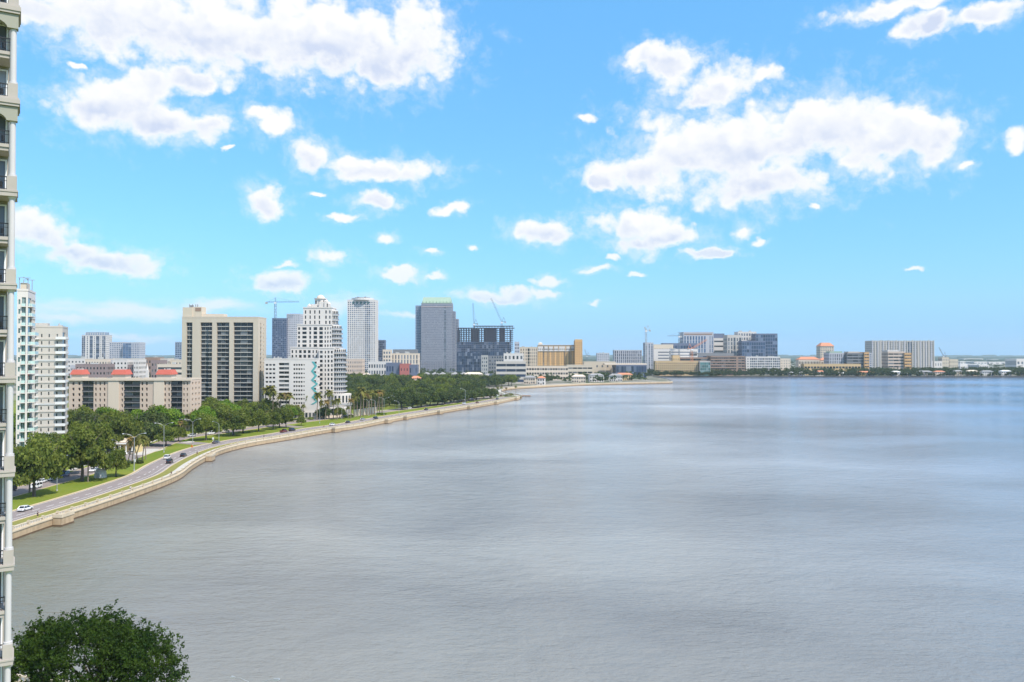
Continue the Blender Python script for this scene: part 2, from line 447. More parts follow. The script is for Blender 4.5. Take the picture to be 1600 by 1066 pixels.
def house(label, cx, cy, w, d, h, rz, wall, roof, rh=2.6, hip=True, group=None, name='house', storeys=1):
    root = empty(name, label, 'house', (cx, cy, GZ), rz, group)
    b = MB(); b.box(-w / 2, -d / 2, -.3, w / 2, d / 2, h); b.build('wall', wall, root)
    e = .6; k = min(w, d) / 2 * .95 if hip else 0
    b = MB(); W2, D2 = w / 2 + e, d / 2 + e
    b.pts([(-W2, -D2, h), (W2, -D2, h), (W2, D2, h), (-W2, D2, h), (-W2 + k, 0, h + rh), (W2 - k, 0, h + rh),
           (-W2, -D2, h + .25), (W2, -D2, h + .25), (W2, D2, h + .25), (-W2, D2, h + .25)],
          [(3, 2, 1, 0), (0, 1, 7, 6), (1, 2, 8, 7), (2, 3, 9, 8), (3, 0, 6, 9), (6, 7, 5, 4), (7, 8, 5), (8, 9, 4, 5), (9, 6, 4)])
    b.build('roof', roof, root)
    n = max(2, int(w / 3.2))
    for s in range(storeys):
        z0 = .9 + s * (h / storeys); hh = h / storeys * .5
        for i in range(n):
            x = -w / 2 + w * (i + .5) / n
            if s == 0 and i == n // 2:
                q = MB(); q.box(x - .6, -d / 2 - .06, 0, x + .6, -d / 2, 2.2); q.build('door', M_DOOR, root); continue
            q = MB(); q.box(x - w / n * .28, -d / 2 - .08, z0, x + w / n * .28, -d / 2, z0 + hh); o = q.build('window', G_DARK, root)
    FOOT.append((cx - w / 2 - 1, cy - d / 2 - 1, cx + w / 2 + 1, cy + d / 2 + 1))
    return root

M_ROOF = mat('roof gravel', (0.36, 0.34, 0.31), .9, .2, .15)
M_ROOFBOX = mat('roof unit grey', (0.45, 0.44, 0.42), .8)
M_DOOR = mat('door brown', (0.12, 0.07, 0.04), .6)
G_DARK = glass('window glass dark', (0.022, 0.028, 0.034))
G_BLUE = glass('window glass blue', (0.045, 0.085, 0.16), .1, .35, .35, .8)
G_NAVY = glass('window glass navy', (0.03, 0.05, 0.10), .12, .35, .4, .7)
G_TEAL = glass('window glass teal', (0.05, 0.13, 0.125), .1, .4, .4, .7)
G_GREY = glass('window glass grey', (0.10, 0.12, 0.15), .2, .3, .4)
BEIGE = mat('beige concrete', (0.55, 0.475, 0.385), .85, .06, .12, streak=.07)
BEIGE_L = mat('light beige stucco', (0.60, 0.51, 0.40), .85, .05, .1, streak=.05)
CREAM = mat('cream stucco', (0.66, 0.55, 0.44), .85, .05, .1, streak=.05)
WHITE = mat('white stucco', (0.66, 0.61, 0.57), .8, .05, .1, streak=.05)
WHITEP = mat('white paint', (0.72, 0.71, 0.70), .6, .04)
GREYC = mat('grey concrete', (0.40, 0.39, 0.37), .85, .08, .12, streak=.08)
GREYL = mat('light grey concrete', (0.53, 0.48, 0.43), .85, .06, .1, streak=.06)
GREYD = mat('dark grey concrete', (0.20, 0.20, 0.21), .8, .1, .1, streak=.06)
PINK = mat('pink brick', (0.58, 0.455, 0.365), .9, .08, .2, streak=.04)
BRICK = mat('red brick', (0.27, 0.20, 0.19), .9, .1, .2)
BROWN = mat('brown concrete', (0.30, 0.20, 0.15), .85, .08, .2)
TAN = mat('tan stucco', (0.60, 0.42, 0.22), .85, .06, .15)
OCHRE = mat('ochre stucco', (0.62, 0.37, 0.16), .85, .06, .15)
REDROOF = mat('red tile roof', (0.50, 0.115, 0.08), .7, .12, .6)
TERRA = mat('terracotta roof', (0.55, 0.22, 0.12), .8, .12, .6)
GREENROOF = mat('pale green copper', (0.30, 0.40, 0.30), .6, .06, .1)
GREYROOF = mat('grey shingle roof', (0.28, 0.27, 0.27), .9, .12, .6)
MAUVE = mat('mauve granite', (0.25, 0.255, 0.30), .6, .05, .1)
TEALP = mat('teal paint', (0.10, 0.38, 0.38), .7, .06)
STEEL = mat('painted steel grey', (0.33, 0.34, 0.36), .5, .05, 1.0, metal=.3)
ORANGE = mat('orange paint', (0.62, 0.26, 0.13), .6)
REDP = mat('red paint', (0.42, 0.13, 0.11), .7)
GLASSRAIL = mat('pale glass rail', (0.50, 0.64, 0.60), .15, .04, spec=.8)
# ------------------------------------------------------------------ ground, water, roads
def smooth(pts, step=6.0):
    P = [Vector((p[0], p[1])) for p in pts]; out = []
    for i in range(len(P) - 1):
        p0, p1, p2, p3 = P[max(i - 1, 0)], P[i], P[i + 1], P[min(i + 2, len(P) - 1)]
        n = max(1, int((p2 - p1).length / step))
        for k in range(n):
            t = k / n
            out.append(0.5 * ((2 * p1) + (-p0 + p2) * t + (2 * p0 - 5 * p1 + 4 * p2 - p3) * t * t + (-p0 + 3 * p1 - 3 * p2 + p3) * t ** 3))
    out.append(P[-1]); return out
def offset(line, d):
    """line moved to its left by d"""
    out = []
    for i, p in enumerate(line):
        a = line[max(i - 1, 0)]; b = line[min(i + 1, len(line) - 1)]
        t = (b - a).normalized(); out.append(p + Vector((-t.y, t.x)) * d)
    return out
def ribbon(name, line, d0, d1, z, m, parent=None, kind=None, thick=0.0):
    A, B = offset(line, d0), offset(line, d1); n = len(A); b = MB()
    vs = [(p.x, p.y, z) for p in A] + [(p.x, p.y, z) for p in B]
    fs = [(i, i + 1, n + i + 1, n + i) for i in range(n - 1)]
    if thick:
        vs += [(p.x, p.y, z - thick) for p in A] + [(p.x, p.y, z - thick) for p in B]
        fs += [(2 * n + i, 2 * n + i + 1, i + 1, i) for i in range(n - 1)] + [(n + i, n + i + 1, 3 * n + i + 1, 3 * n + i) for i in range(n - 1)]
        fs += [(0, n, 3 * n, 2 * n), (n - 1, 3 * n - 1, 4 * n - 1, 2 * n - 1)]
    b.pts(vs, fs); return b.build(name, m, parent, kind)

SHORE_NEAR = [(-10, 100), (-60, 106), (-96, 124), (-113, 150), (-119.5, 180), (-120.5, 205), (-118.5, 235), (-117.7, 262), (-118.6, 291),
              (-124, 318), (-128, 344), (-130, 366), (-128.8, 385), (-125, 402), (-116, 427), (-104.6, 464), (-91.5, 493), (-81.5, 531),
              (-57, 606), (-28, 689), (-10, 745), (3, 795), (8, 812)]
SHORE = smooth(SHORE_NEAR)
TIP = [(10, 830), (6, 850), (-4, 880), (-12, 940), (-8, 1000), (9.5, 1047), (50, 1100), (93.6, 1152), (140, 1188), (190, 1215), (239, 1241), (246, 1256)]
SHORE_FAR = smooth(TIP, 14)
BACK = [(252, 1300), (264, 1400), (262, 1530), (282, 1553)]
RIGHT = [(420, 1557), (700, 1562), (980, 1568), (1600, 1600), (3200, 1900), (13000, 4000)]
shore_all = [Vector((13000, 95)), Vector((300, 96))] + SHORE + SHORE_FAR + [Vector(p) for p in BACK + RIGHT]

def mat_ground():
    m = bpy.data.materials.new('ground cover'); m.use_nodes = True; t = NT(m.node_tree)
    out = t.n('ShaderNodeOutputMaterial'); p = t.n('ShaderNodeBsdfPrincipled'); geo = t.n('ShaderNodeNewGeometry'); P = geo.outputs['Position']
    g = t.mix(t.mr(t.noise(P, .05, 4.0, .6), .35, .65), (0.11, 0.17, 0.012, 1), (0.17, 0.20, 0.022, 1))
    g = t.mix(t.mr(t.noise(P, .9, 3.0, .6), .3, .7, 0, .45), g, (0.20, 0.20, 0.05, 1))
    town = t.mix(t.mr(t.noise(P, .012, 5.0, .7), .42, .56), (0.055, 0.075, 0.03, 1), (0.27, 0.25, 0.22, 1))
    sp = t.n('ShaderNodeSeparateXYZ'); t.put(sp.inputs[0], P)
    far = t.mr(sp.outputs[1], 640, 900)
    c = t.mix(far, g, town)
    c = t.mix(t.mr(sp.outputs[1], 2500, 6000), c, (0.045, 0.065, 0.04, 1))
    t.put(p.inputs['Base Color'], c); p.inputs['Roughness'].default_value = .95; p.inputs['Specular IOR Level'].default_value = .1
    t.put(out.inputs[0], p.outputs[0]); return m
def ground():
    loop = [Vector((v.x, v.y, 0)) for v in shore_all] + [Vector(p) for p in ((13000, 13000, 0), (-13000, 13000, 0), (-13000, -13000, 0), (13000, -13000, 0))]
    tris = tessellate_polygon([loop]); b = MB()
    fs = []
    for t in tris:
        a, c, d = (loop[i] for i in t)
        fs.append(tuple(t) if (c - a).cross(d - a).z > 0 else tuple(t)[::-1])
    b.pts([(v.x, v.y, GZ) for v in loop], fs); b.build('ground', mat_ground(), None, 'structure')
ground()

def mat_water():
    m = bpy.data.materials.new('bay water'); m.use_nodes = True; t = NT(m.node_tree)
    out = t.n('ShaderNodeOutputMaterial'); p = t.n('ShaderNodeBsdfPrincipled'); geo = t.n('ShaderNodeNewGeometry'); P = geo.outputs['Position']
    sp = t.n('ShaderNodeSeparateXYZ'); t.put(sp.inputs[0], P)
    PW = t.vm('ADD', P, t.scale(t.vm('SUBTRACT', t.noise(P, .008, 3.0, .5, out=1), (.5, .5, .5)), 120.0))
    patch = t.noise(t.vm('MULTIPLY', PW, (0.45, 1.0, 1.0)), .011, 5.0, .6)
    patch2 = t.noise(t.vm('MULTIPLY', PW, (0.34, 1.0, 1.0)), .0042, 4.0, .55)
    murk_sky = t.mix(t.mr(sp.outputs[1], 150, 900), WATER_NEAR, WATER_FAR)  # murky water, made paler with distance to imitate sky reflection
    murk_sky = t.mix(t.mr(sp.outputs[0], 0, 480, 0, .95), murk_sky, WATER_BLUE)  # bluer to the right: reflected sky put into the base colour
    murk_sky = t.mix(t.mr(patch, .38, .62, 0, .7), murk_sky, WATER_PATCH)
    murk_sky = t.scale(murk_sky, t.mr(patch2, .36, .64, .84, 1.18))
    # dark green reflection of bank trees and blocks, painted into the water colour
    murk_sky = t.mix(t.m('MULTIPLY', t.mr(sp.outputs[0], -112, -60, 1, 0), t.mr(sp.outputs[1], 120, 330, 1, 0)), murk_sky, (0.12, 0.125, 0.07, 1))
    t.put(p.inputs['Base Color'], murk_sky)
    p.inputs['IOR'].default_value = 1.333
    t.put(p.inputs['Roughness'], t.mr(patch2, .38, .62, .07, .2))
    w1 = t.noise(t.vm('MULTIPLY', P, (0.62, 1.0, 1.0)), 0.26, 4.0, .66)
    w2 = t.noise(t.vm('MULTIPLY', P, (0.5, 1.0, 1.0)), 1.3, 4.0, .65)
    hgt = t.m('ADD', t.m('MULTIPLY', w1, 1.1), t.m('MULTIPLY', w2, .40))
    amp = t.m('MULTIPLY', t.mr(patch, .35, .65, .55, 1.2), t.mr(patch2, .4, .6, .75, 1.25))
    b = t.n('ShaderNodeBump'); b.inputs['Distance'].default_value = 1.0; t.put(b.inputs['Strength'], WAVES)
    t.put(b.inputs['Height'], t.m('MULTIPLY', hgt, amp)); t.put(p.inputs['Normal'], b.outputs[0])
    t.put(out.inputs[0], p.outputs[0]); return m
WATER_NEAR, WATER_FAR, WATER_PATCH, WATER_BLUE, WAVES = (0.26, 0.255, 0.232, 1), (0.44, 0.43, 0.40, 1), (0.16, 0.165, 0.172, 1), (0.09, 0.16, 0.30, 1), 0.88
b = MB(); S = 13000
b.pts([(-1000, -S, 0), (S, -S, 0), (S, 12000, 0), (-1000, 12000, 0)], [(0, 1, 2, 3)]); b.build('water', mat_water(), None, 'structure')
b = MB(); b.pts([(-S, -S, -3), (S, -S, -3), (S, S, -3), (-S, S, -3)], [(0, 1, 2, 3)]); b.build('sea_bed', mat('sea bed', (.12, .11, .08)), None, 'structure')

ASPH = mat('pinkish grey asphalt', (0.235, 0.195, 0.185), .9, .3, .12)
KERB = mat('sandy kerb', (0.52, 0.41, 0.25), .85, .15, .8)
PAVE = mat('pale concrete path', (0.47, 0.44, 0.40), .85, .08, .4)
STONE = mat('tan seawall concrete', (0.43, 0.315, 0.20), .9, .4, .35, streak=.4)
STONEL = mat('cream balustrade concrete', (0.57, 0.475, 0.35), .85, .25, .4)
WET = mat('wet tidal stain', (0.13, 0.08, 0.045), .6, .3, .6)
LINE = mat('road paint white', (0.75, 0.74, 0.70), .7)
DRY = mat('dry grass strip', (0.20, 0.19, 0.035), .95, .3, .5)

ROAD1 = [v for v in SHORE if True]
ribbon('verge', SHORE, 3.5, 6.6, GZ + .004, DRY, None, 'structure')
road = ribbon('road', SHORE, 6.9, 16.2, GZ + .008, ASPH, None, 'structure')
for d0 in (6.6, 16.2):
    k = ribbon('kerb', SHORE, d0, d0 + (.3 if d0 < 10 else .9), GZ + .13, KERB, None, 'structure', .2)
R2P = [(-158, 120), (-155, 180), (-154, 255), (-154.3, 298), (-160, 350), (-168, 407), (-166.5, 426), (-158, 447), (-143, 491), (-121, 545), (-97, 600), (-66, 680), (-48, 730), (-34, 775), (-22, 815), (-26, 860), (-30, 940), (-22, 1010), (0, 1062), (40, 1112), (84, 1165), (130, 1202)]
ROAD2 = smooth(R2P)
ribbon('road', ROAD2, -4.8, 4.8, GZ + .010, ASPH, None, 'structure')
ribbon('kerb', ROAD2, 4.8, 5.2, GZ + .13, KERB, None, 'structure', .2)
ribbon('kerb', ROAD2, -5.2, -4.8, GZ + .13, KERB, None, 'structure', .2)
ribbon('path', ROAD2, 7.2, 9.0, GZ + .012, PAVE, None, 'structure')
b = MB(); T0 = offset(SHORE, 11.4)
for i in range(2, len(T0) - 2):
    p = T0[i]; q = p + (T0[i + 1] - p).normalized() * 3.2; nrm = Vector((-(q - p).y, (q - p).x)).normalized() * .09
    b.pts([(p.x - nrm.x, p.y - nrm.y, GZ + .014), (q.x - nrm.x, q.y - nrm.y, GZ + .014), (q.x + nrm.x, q.y + nrm.y, GZ + .014), (p.x + nrm.x, p.y + nrm.y, GZ + .014)], [(0, 1, 2, 3)])
b.build('lane_marking', LINE, None, 'structure')
for d0 in (7.3, 15.7, 8.9): ribbon('edge_line', SHORE, d0, d0 + .14, GZ + .014, LINE, None, 'structure')
ribbon('path', SHORE, 0.35, 3.5, GZ + .012, PAVE, None, 'structure')
# cross streets and a driveway between the carriageways and the blocks
for (a, c, w) in ((gp(272, 690), gp(318, 694), 9), (gp(118, 736), gp(150, 731), 8), (gp(200, 712), gp(140, 700), 8), (gp(430, 664), gp(470, 668), 7), (gp(420, 660), gp(520, 652), 6)):
    ribbon('road', [Vector(a), Vector((Vector(a) + Vector(c)) / 2), Vector(c)], -w / 2, w / 2, GZ + .006, ASPH, None, 'structure')
b = MB(); cx, cy = gp(196, 708); b.pts([(cx - 9, cy - 7, GZ + .016), (cx + 11, cy - 7, GZ + .016), (cx + 11, cy + 16, GZ + .016), (cx - 9, cy + 16, GZ + .016)], [(0, 1, 2, 3)])
b.build('pavement', PAVE, None, 'structure')
b = MB(); px, py = gp(293, 691); b.cyl(px, py, GZ + .02, GZ + .12, 3.2, n=20); b.build('pavement', PAVE, None, 'structure')

# seawall: buttressed wall, cap, tidal stain, balustrade with posts
sw = empty('seawall', 'long tan concrete seawall curving along the near bank under the promenade', 'seawall', (0, 0, 0))
def wallstrip(name, line, d, z0, z1, m, parent, th=.5):
    A, B = offset(line, d), offset(line, d + th); n = len(A); b = MB()
    vs = [(p.x, p.y, z) for z in (z0, z1) for L in (A, B) for p in L]
    fs = []
    for i in range(n - 1):
        fs += [(i, i + 1, 2 * n + i + 1, 2 * n + i)[::-1], (n + i, n + i + 1, 3 * n + i + 1, 3 * n + i), (2 * n + i, 2 * n + i + 1, 3 * n + i + 1, 3 * n + i)[::-1]]
    fs += [(0, 2 * n, 3 * n, n), (n - 1, 2 * n - 1, 4 * n - 1, 3 * n - 1)]
    b.pts(vs, fs); return b.build(name, m, parent)
wallstrip('wall', SHORE, -.25, -2.5, GZ - .25, STONE, sw, .6)
wallstrip('tide_stain', SHORE, -.30, -2.4, .42, WET, sw, .04)
wallstrip('cap', SHORE, -.42, GZ - .25, GZ + .10, STONEL, sw, .8)
bal = empty('balustrade', 'low cream concrete balustrade running along the top of the near seawall', 'balustrade', (0, 0, 0))
wallstrip('rail', SHORE, -.14, GZ + .86, GZ + 1.04, STONEL, bal, .36)
wallstrip('base_rail', SHORE, -.12, GZ + .103, GZ + .25, STONEL, bal, .32)
bb = MB(); pm = MB(); pm.box(-.25, -.25, 0, .25, .25, 1.12); pm.box(-.3, -.3, 1.121, .3, .3, 1.22)
pmesh = pm.mesh('post', STONEL); L = offset(SHORE, .04); npost = 0
for i in range(len(L) - 1):
    p, q = L[i], L[i + 1]; ang = math.atan2((q - p).y, (q - p).x)
    o = bpy.data.objects.new('post', pmesh); COL.objects.link(o); o.location = (p.x, p.y, GZ + .101); o.rotation_euler = (0, 0, ang); kid(bal, o)
    m = 9 if p.y < 460 else 4
    for k in range(1, m):
        c = p + (q - p) * (k / m); w = .16 if m == 9 else .3
        bb.box(c.x - w / 2, c.y - w / 2, GZ + .2, c.x + w / 2, c.y + w / 2, GZ + .9)
bb.build('balusters', STONEL, bal, 'stuff')
# buttress bays that step out into the water
for (px, py, w, lab) in ((91, 820, 5.2, 'square seawall bay nearest the viewer, stepping out into the water'), (329, 719, 6, 'stepped seawall bay at the outer bend of the shore'),
                    (518, 675.5, 5.5, 'seawall bay below the white stepped tower'), (601, 661.5, 6, 'dark seawall bay just past the row of palms'), (680, 647.5, 6, 'seawall bay along the straight beside the dark wood'),
                    (728, 639.5, 5, 'small seawall bay halfway to the point'), (773, 632, 6, 'seawall bay close to the point'), (806, 625.5, 7, 'last seawall bay, at the very point'), (632, 656, 3, 'narrow landing step between two seawall bays')):
    x, y = gp(px, py, 0.0)
    best = min(range(1, len(SHORE) - 1), key=lambda i: (SHORE[i] - Vector((x, y))).length)
    t = (SHORE[best + 1] - SHORE[best - 1]).normalized(); p = SHORE[best]
    e = empty('seawall_bay', lab, 'seawall bay', (p.x, p.y, 0), math.atan2(t.y, t.x), 'bays stepping out from the seawall')
    q = MB(); q.box(-w / 2, -2.8, -2.5, w / 2, -.46, GZ + .1); q.build('wall', STONE, e)
    q = MB(); q.box(-w / 2 - .1, -2.92, -2.4, w / 2 + .1, -.44, .45); q.build('tide_stain', WET, e)
    q = MB(); q.box(-w / 2 - .12, -2.95, GZ + .105, w / 2 + .12, -2.6, GZ + 1.0); q.box(-w / 2 - .12, -2.595, GZ + .105, -w / 2 + .2, -.46, GZ + 1.0); q.box(w / 2 - .2, -2.595, GZ + .105, w / 2 + .12, -.46, GZ + 1.0); q.build('parapet', STONEL, e)
# landing stage beyond the point
e = empty('jetty', 'low dark topped jetty reaching out past the point', 'jetty', (0, 0, 0))
x0, y0 = gp(812, 620, 0); x1, y1 = gp(829, 619.5, 0)
q = MB(); q.box(x0 - 8, y0 - 3, 0.6, x1, y0 + 5, 1.5); q.build('deck', BROWN, e)
for i in range(5):
    q = MB(); xx = x0 - 6 + i * (x1 - x0 + 5) / 4; q.cyl(xx, y0 - 2.5, -2, .6, .35, n=8); q.build('pile', WET, e)
# far promenade wall and far shore wall
fw = empty('seawall', 'distant pale seawall round the far peninsula', 'seawall', (0, 0, 0))
wallstrip('wall', SHORE_FAR, -.2, -2.5, GZ + .2, STONE, fw, .8)
wallstrip('tide_stain', SHORE_FAR, -.3, -2.4, .7, WET, fw, .09)
wallstrip('parapet', SHORE_FAR, -.1, GZ + .2, GZ + 1.0, STONEL, fw, .4)
ribbon('path', SHORE_FAR, .6, 4, GZ + .02, PAVE, None, 'structure')
hw = empty('seawall', 'dark low bulkhead under the waterfront houses on the far shore', 'seawall', (0, 0, 0))
HS = smooth(BACK + RIGHT[:4], 30)
wallstrip('wall', HS, -.2, -2.5, GZ + .25, mat('dark bulkhead', (0.07, 0.065, 0.06), .9, .4, .05), hw, .8)

# ------------------------------------------------------------------ the near tower at the left edge
def near_tower():
    D = 55.0; cx = X(16.6, D)
    e = empty('condo_tower', 'near cream condominium tower cut by the left edge, with white columns and black balcony rails', 'building', (cx, D, GZ), R(31))
    wallm = mat('grey beige render', (0.36, 0.32, 0.28), .85, .04, .6)
    bandm = mat('warm cornice cream', (0.42, 0.375, 0.34), .8, .12, .7, streak=.12)
    spm = mat('olive grey spandrel', (0.33, 0.32, 0.27), .85, .05)
    colm = mat('white column paint', (0.56, 0.53, 0.54), .55, .06, .6, streak=.08)
    iron = mat('black iron rail', (0.012, 0.012, 0.014), .45, .1)
    whitef = mat('white window frame', (0.82, 0.82, 0.82), .4, .03)
    q = MB(); q.box(-16, 2.2, -2, -.26, 16, 70); q.build('wall', wallm, e)
    zt = lambda py: Z(py, D) - GZ
    peds = [130 + 145.5 * k for k in range(-1, 8)] + [130 + 145.5 * 8, 130 + 145.5 * 9, 130 + 145.5 * 10]
    colb = MB(); colb.cyl(0, 0, 0, 10, 1, n=20)
    for k, py in enumerate(peds):
        top = zt(py); arch = py < 200
        if top < 2: break
        ztop_unit = zt(py - 145.5 + 22) - .42
        # column from this pedestal to the slab over it
        c = MB(); c.cyl(0, 0, top, ztop_unit, .20, .18, n=20); c.build('column', colm, e, smooth=False)
        c = MB(); c.cyl(0, 0, top, top + .14, .27, n=20); c.build('column_base', colm, e); c = MB(); c.cyl(0, 0, ztop_unit - .16, ztop_unit - .005, .20, .28, n=20); c.build('capital', colm, e)
        c = MB(); c.box(-.30, -.30, top - .93, .28, .30, top - .005); c.build('pedestal', bandm, e)
        z0 = top - 1.36
        c = MB(); c.box(-15, -.34, z0, .31, 2.19, top - .935); c.build('balcony_slab', bandm, e)
        c = MB(); c.box(-15, -.38, z0 + .28, .35, -.343, z0 + .40); c.box(.313, -.34, z0 + .28, .35, 2.0, z0 + .40); c.build('slab_moulding', bandm, e)
        if arch:
            c = MB(); c.box(-15, -.48, z0 - .02, .42, 2.18, z0 + .26); c.box(-15, -.42, z0 - .2, .37, 2.18, z0 - .025); c.build('cornice', bandm, e)
            # spandrel over an arch: profile sweep
            zz = z0 - .22; n = 10; prof = []
            for i in range(n + 1):
                a = i / n * math.pi / 2
                prof.append((-.36 - 3.4 * (1 - math.cos(a)) * 1.0, zz - .95 + .88 * math.sin(a)))
            vs = []; fs = []
            for (yy) in (-.3, .3):
                for (x, z) in prof: vs.append((x, yy, z))
                for (x, z) in prof: vs.append((x, yy, zz))
            m = n + 1
            for i in range(n):
                fs.append((i, m + i, m + i + 1, i + 1)); fs.append((2 * m + i, 2 * m + i + 1, 3 * m + i + 1, 3 * m + i)); fs.append((i, i + 1, 2 * m + i + 1, 2 * m + i))
            c = MB(); c.pts(vs, fs); c.box(-.36, -.3, zz - .95, .28, .3, zz); c.build('arch_spandrel', spm, e)
        # middle slab, thinner, stops short of the column
        zm = zt(py - 145.5 / 2) - .93
        c = MB(); c.box(-15, .02, zm - .22, -.17, 2.19, zm); c.box(-15, .1, zm - .45, -.21, 2.19, zm - .225); c.build('balcony_slab', bandm, e)
        for (zr, xr, yr) in ((top - .93, -.30, 0.0), (zm, -.19, .12)):
            r = MB()
            r.box(-6, yr - .03, zr + .86, xr, yr + .03, zr + .93); r.box(-6, yr - .02, zr + .08, xr, yr + .02, zr + .12); r.box(-6, yr - .02, zr + .62, xr, yr + .02, zr + .65)
            for i in range(42): x = xr - .03 - i * .13; r.box(x - .014, yr - .014, zr, x + .014, yr + .014, zr + .86)
            for i in range(9): x = xr - .35 - i * .62; r.cyl(x, yr, zr + .2, zr + .55, .11, n=8)
            r.build('railing', iron, e, 'stuff')
        for zf in (top - .93, zm):
            f = MB(); f.box(-.44, 2.06, zf + .02, -.34, 2.198, zf + 2.45); f.box(-3.4, 2.06, zf + 2.35, -.445, 2.198, zf + 2.45); f.box(-3.4, 2.06, zf + .02, -3.3, 2.198, zf + 2.345); f.build('window_frame', whitef, e)
            g = MB(); g.box(-3.29, 2.12, zf + .02, -.45, 2.19, zf + 2.34); g.build('window', G_GREY, e)
    return e
near_tower()
FOOT.append((-60, 40, -30, 80))
# ------------------------------------------------------------------ tall blocks along the avenue
# glass fronted white condominium, D 300
b = tower('condo_tower', 'slim white condominium with green glass balconies beside the near tower', 26, 43, 455, 300, 17, 18,
          [('w', .9, 1, .75, .5), ('W', .45), ('B', 1.5, 2, .9), ('W', .35)], WHITE, G_TEAL, side=[('B', .45, 1, .9), ('w', .55, 3, .85, .75)], indiv=True, head=2.2, rail=GLASSRAIL, slabm=WHITE, rz=R(22))
w, h = b.w, b.h
fh = (h - 2.2) / 18
for k in range(18):                                        # glass prow stepping out to the right
    z = k * fh; o1 = 2.3 if k < 15 else 1.2
    q = MB(); q.box(w, 1.2, z, w + o1, 9, z + .3); q.build('balcony_slab', WHITE, b.root)
    q = MB(); q.box(w + o1 - .12, 1.2, z + .3, w + o1 - .04, 9, z + 1.35); q.box(w + .05, 1.2, z + .3, w + o1 - .125, 1.28, z + 1.35); q.build('railing', GLASSRAIL, b.root)
q = MB(); q.box(w * .15, 3, h + .13, w * .75, 10, h + 3.4); q.build('penthouse', BEIGE_L, b.root)
q = MB()
for a, c in ((0, 0), (1, 0), (0, 1), (1, 1)): q.box(w * (.1 + .8 * a) - .12, 2 + 9 * c, h + .13, w * (.1 + .8 * a) + .12, 2.24 + 9 * c, h + 5)
q.box(w * .02, 1.6, h + 5, w * 1.15, 1.8, h + 5.2); q.box(w * .02, 11, h + 5, w * 1.15, 11.2, h + 5.2); q.box(w * .5 - .1, 1.6, h + 5.21, w * .5 + .1, 11.2, h + 5.4)
q.build('roof_pergola', STEEL, b.root)
b.finish()

# grey banded condominium, D 370
b = tower('condo_tower', 'grey concrete condominium with banded floors and corner balconies behind the green glass one', 47, 97.5, 512, 370, 17, 16,
          [('w', .9, 1, .7, .62), ('W', .12), ('w', 2.2, 2, .17, .45), ('w', 1.3, 1, .16, .45)], GREYL, G_DARK,
          side=[('B', 1.0, 2, 1.5), ('W', .3), ('w', .6, 2, .5, .5)], indiv=True, head=2.0, rail=WHITEP, slabm=GREYL, rz=R(21))
w, h = b.w, b.h; fh = (h - 2.0) / 16
for k in range(16):
    q = MB(); q.box(-.12, -.22, k * fh - .2, w + .1, -.003, k * fh + .55); q.build('floor_band', GREYL if k % 2 else mat('band grey', (0.50, 0.50, 0.50), .85, .06), b.root)
    q = MB(); q.box(w - 2.6, -1.3, k * fh, w + 1.5, -.225, k * fh + .28); q.box(w - 2.6, -1.3, k * fh + .281, w + 1.5, -1.22, k * fh + 1.25); q.box(-1.6, -1.0, k * fh, 3.6, -.225, k * fh + .25); q.build('balcony_slab', WHITEP, b.root)
q = MB(); q.box(w * .1, 3, h + .13, w * .5, 9, h + 2.2); q.build('penthouse', GREYL, b.root)
roofbits(b, 3, 2.0, 3); b.finish()

# pink brick block with three red mansards, D 457
D = 457; ux = lambda p: X(p, D) - X(108, D)
b = tower('apartment_block', 'long pink brick apartment block with three red mansard roof boxes', 108, 298, 594, D, 16, 9,
          [('w', 20, 2, .35, .5), ('B', 19, 2, 0.0), ('w', 22, 3, .34, .55), ('W', 17), ('w', 12, 2, .38, .55), ('B', 27, 2, 0.0), ('w', 15, 2, .38, .55), ('W', 17), ('w', 20, 3, .36, .55), ('B', 19, 2, 0.0), ('w', 11, 2, .35, .5)],
          PINK, G_DARK, trim=CREAM, indiv=True, t=.9, head=.5, rail=mat('dark screen rail', (0.035, 0.035, 0.04), .5), slabm=mat('slab grey', (.30, .28, .27)), slab_h=.3, side=[('w', 1, 3, .4, .5)])
h = b.h
for a, c in ((170, 187), (241, 257.5)):
    q = MB(); q.box(ux(a), -.5, 0, ux(c), -.003, h - .3); q.build('stair_tower', CREAM, b.root)
q = MB(); q.box(-.6, -.9, h - .3, b.w + .6, -.11, h + 1.0); q.build('cornice', CREAM, b.root)
for a, c in ((107.5, 127), (172, 195), (242, 267)):
    x0, x1 = ux(a), ux(c); z = h + .14
    q = MB(); q.box(x0 + .5, 2, z, x1 - .5, 9, z + 2.9); q.build('penthouse', CREAM, b.root)
    q = MB(); zz = z + 2.9
    q.pts([(x0 - .2, 1.3, zz), (x1 + .2, 1.3, zz), (x1 + .2, 9.7, zz), (x0 - .2, 9.7, zz), (x0 + .9, 2.4, zz + 2.7), (x1 - .9, 2.4, zz + 2.7), (x1 - .9, 8.6, zz + 2.7), (x0 + .9, 8.6, zz + 2.7)], BOXF)
    q.build('mansard_roof', REDROOF, b.root)
    q = MB(); q.cyl((x0 + x1) / 2 - 1, 5, zz + 2.7, zz + 3.4, .4, n=8); q.box((x0 + x1) / 2 + .5, 4, zz + 2.7, (x0 + x1) / 2 + 2, 6, zz + 3.3); q.build('roof_unit', M_ROOFBOX, b.root)
for i in range(9):
    q = MB(); x = 12 + i * 6.3; q.box(x, 5 + (i % 3), h + .13, x + 1.4, 6.5 + (i % 3), h + 1.1); q.build('roof_unit', M_ROOFBOX, b.root)
b.finish()

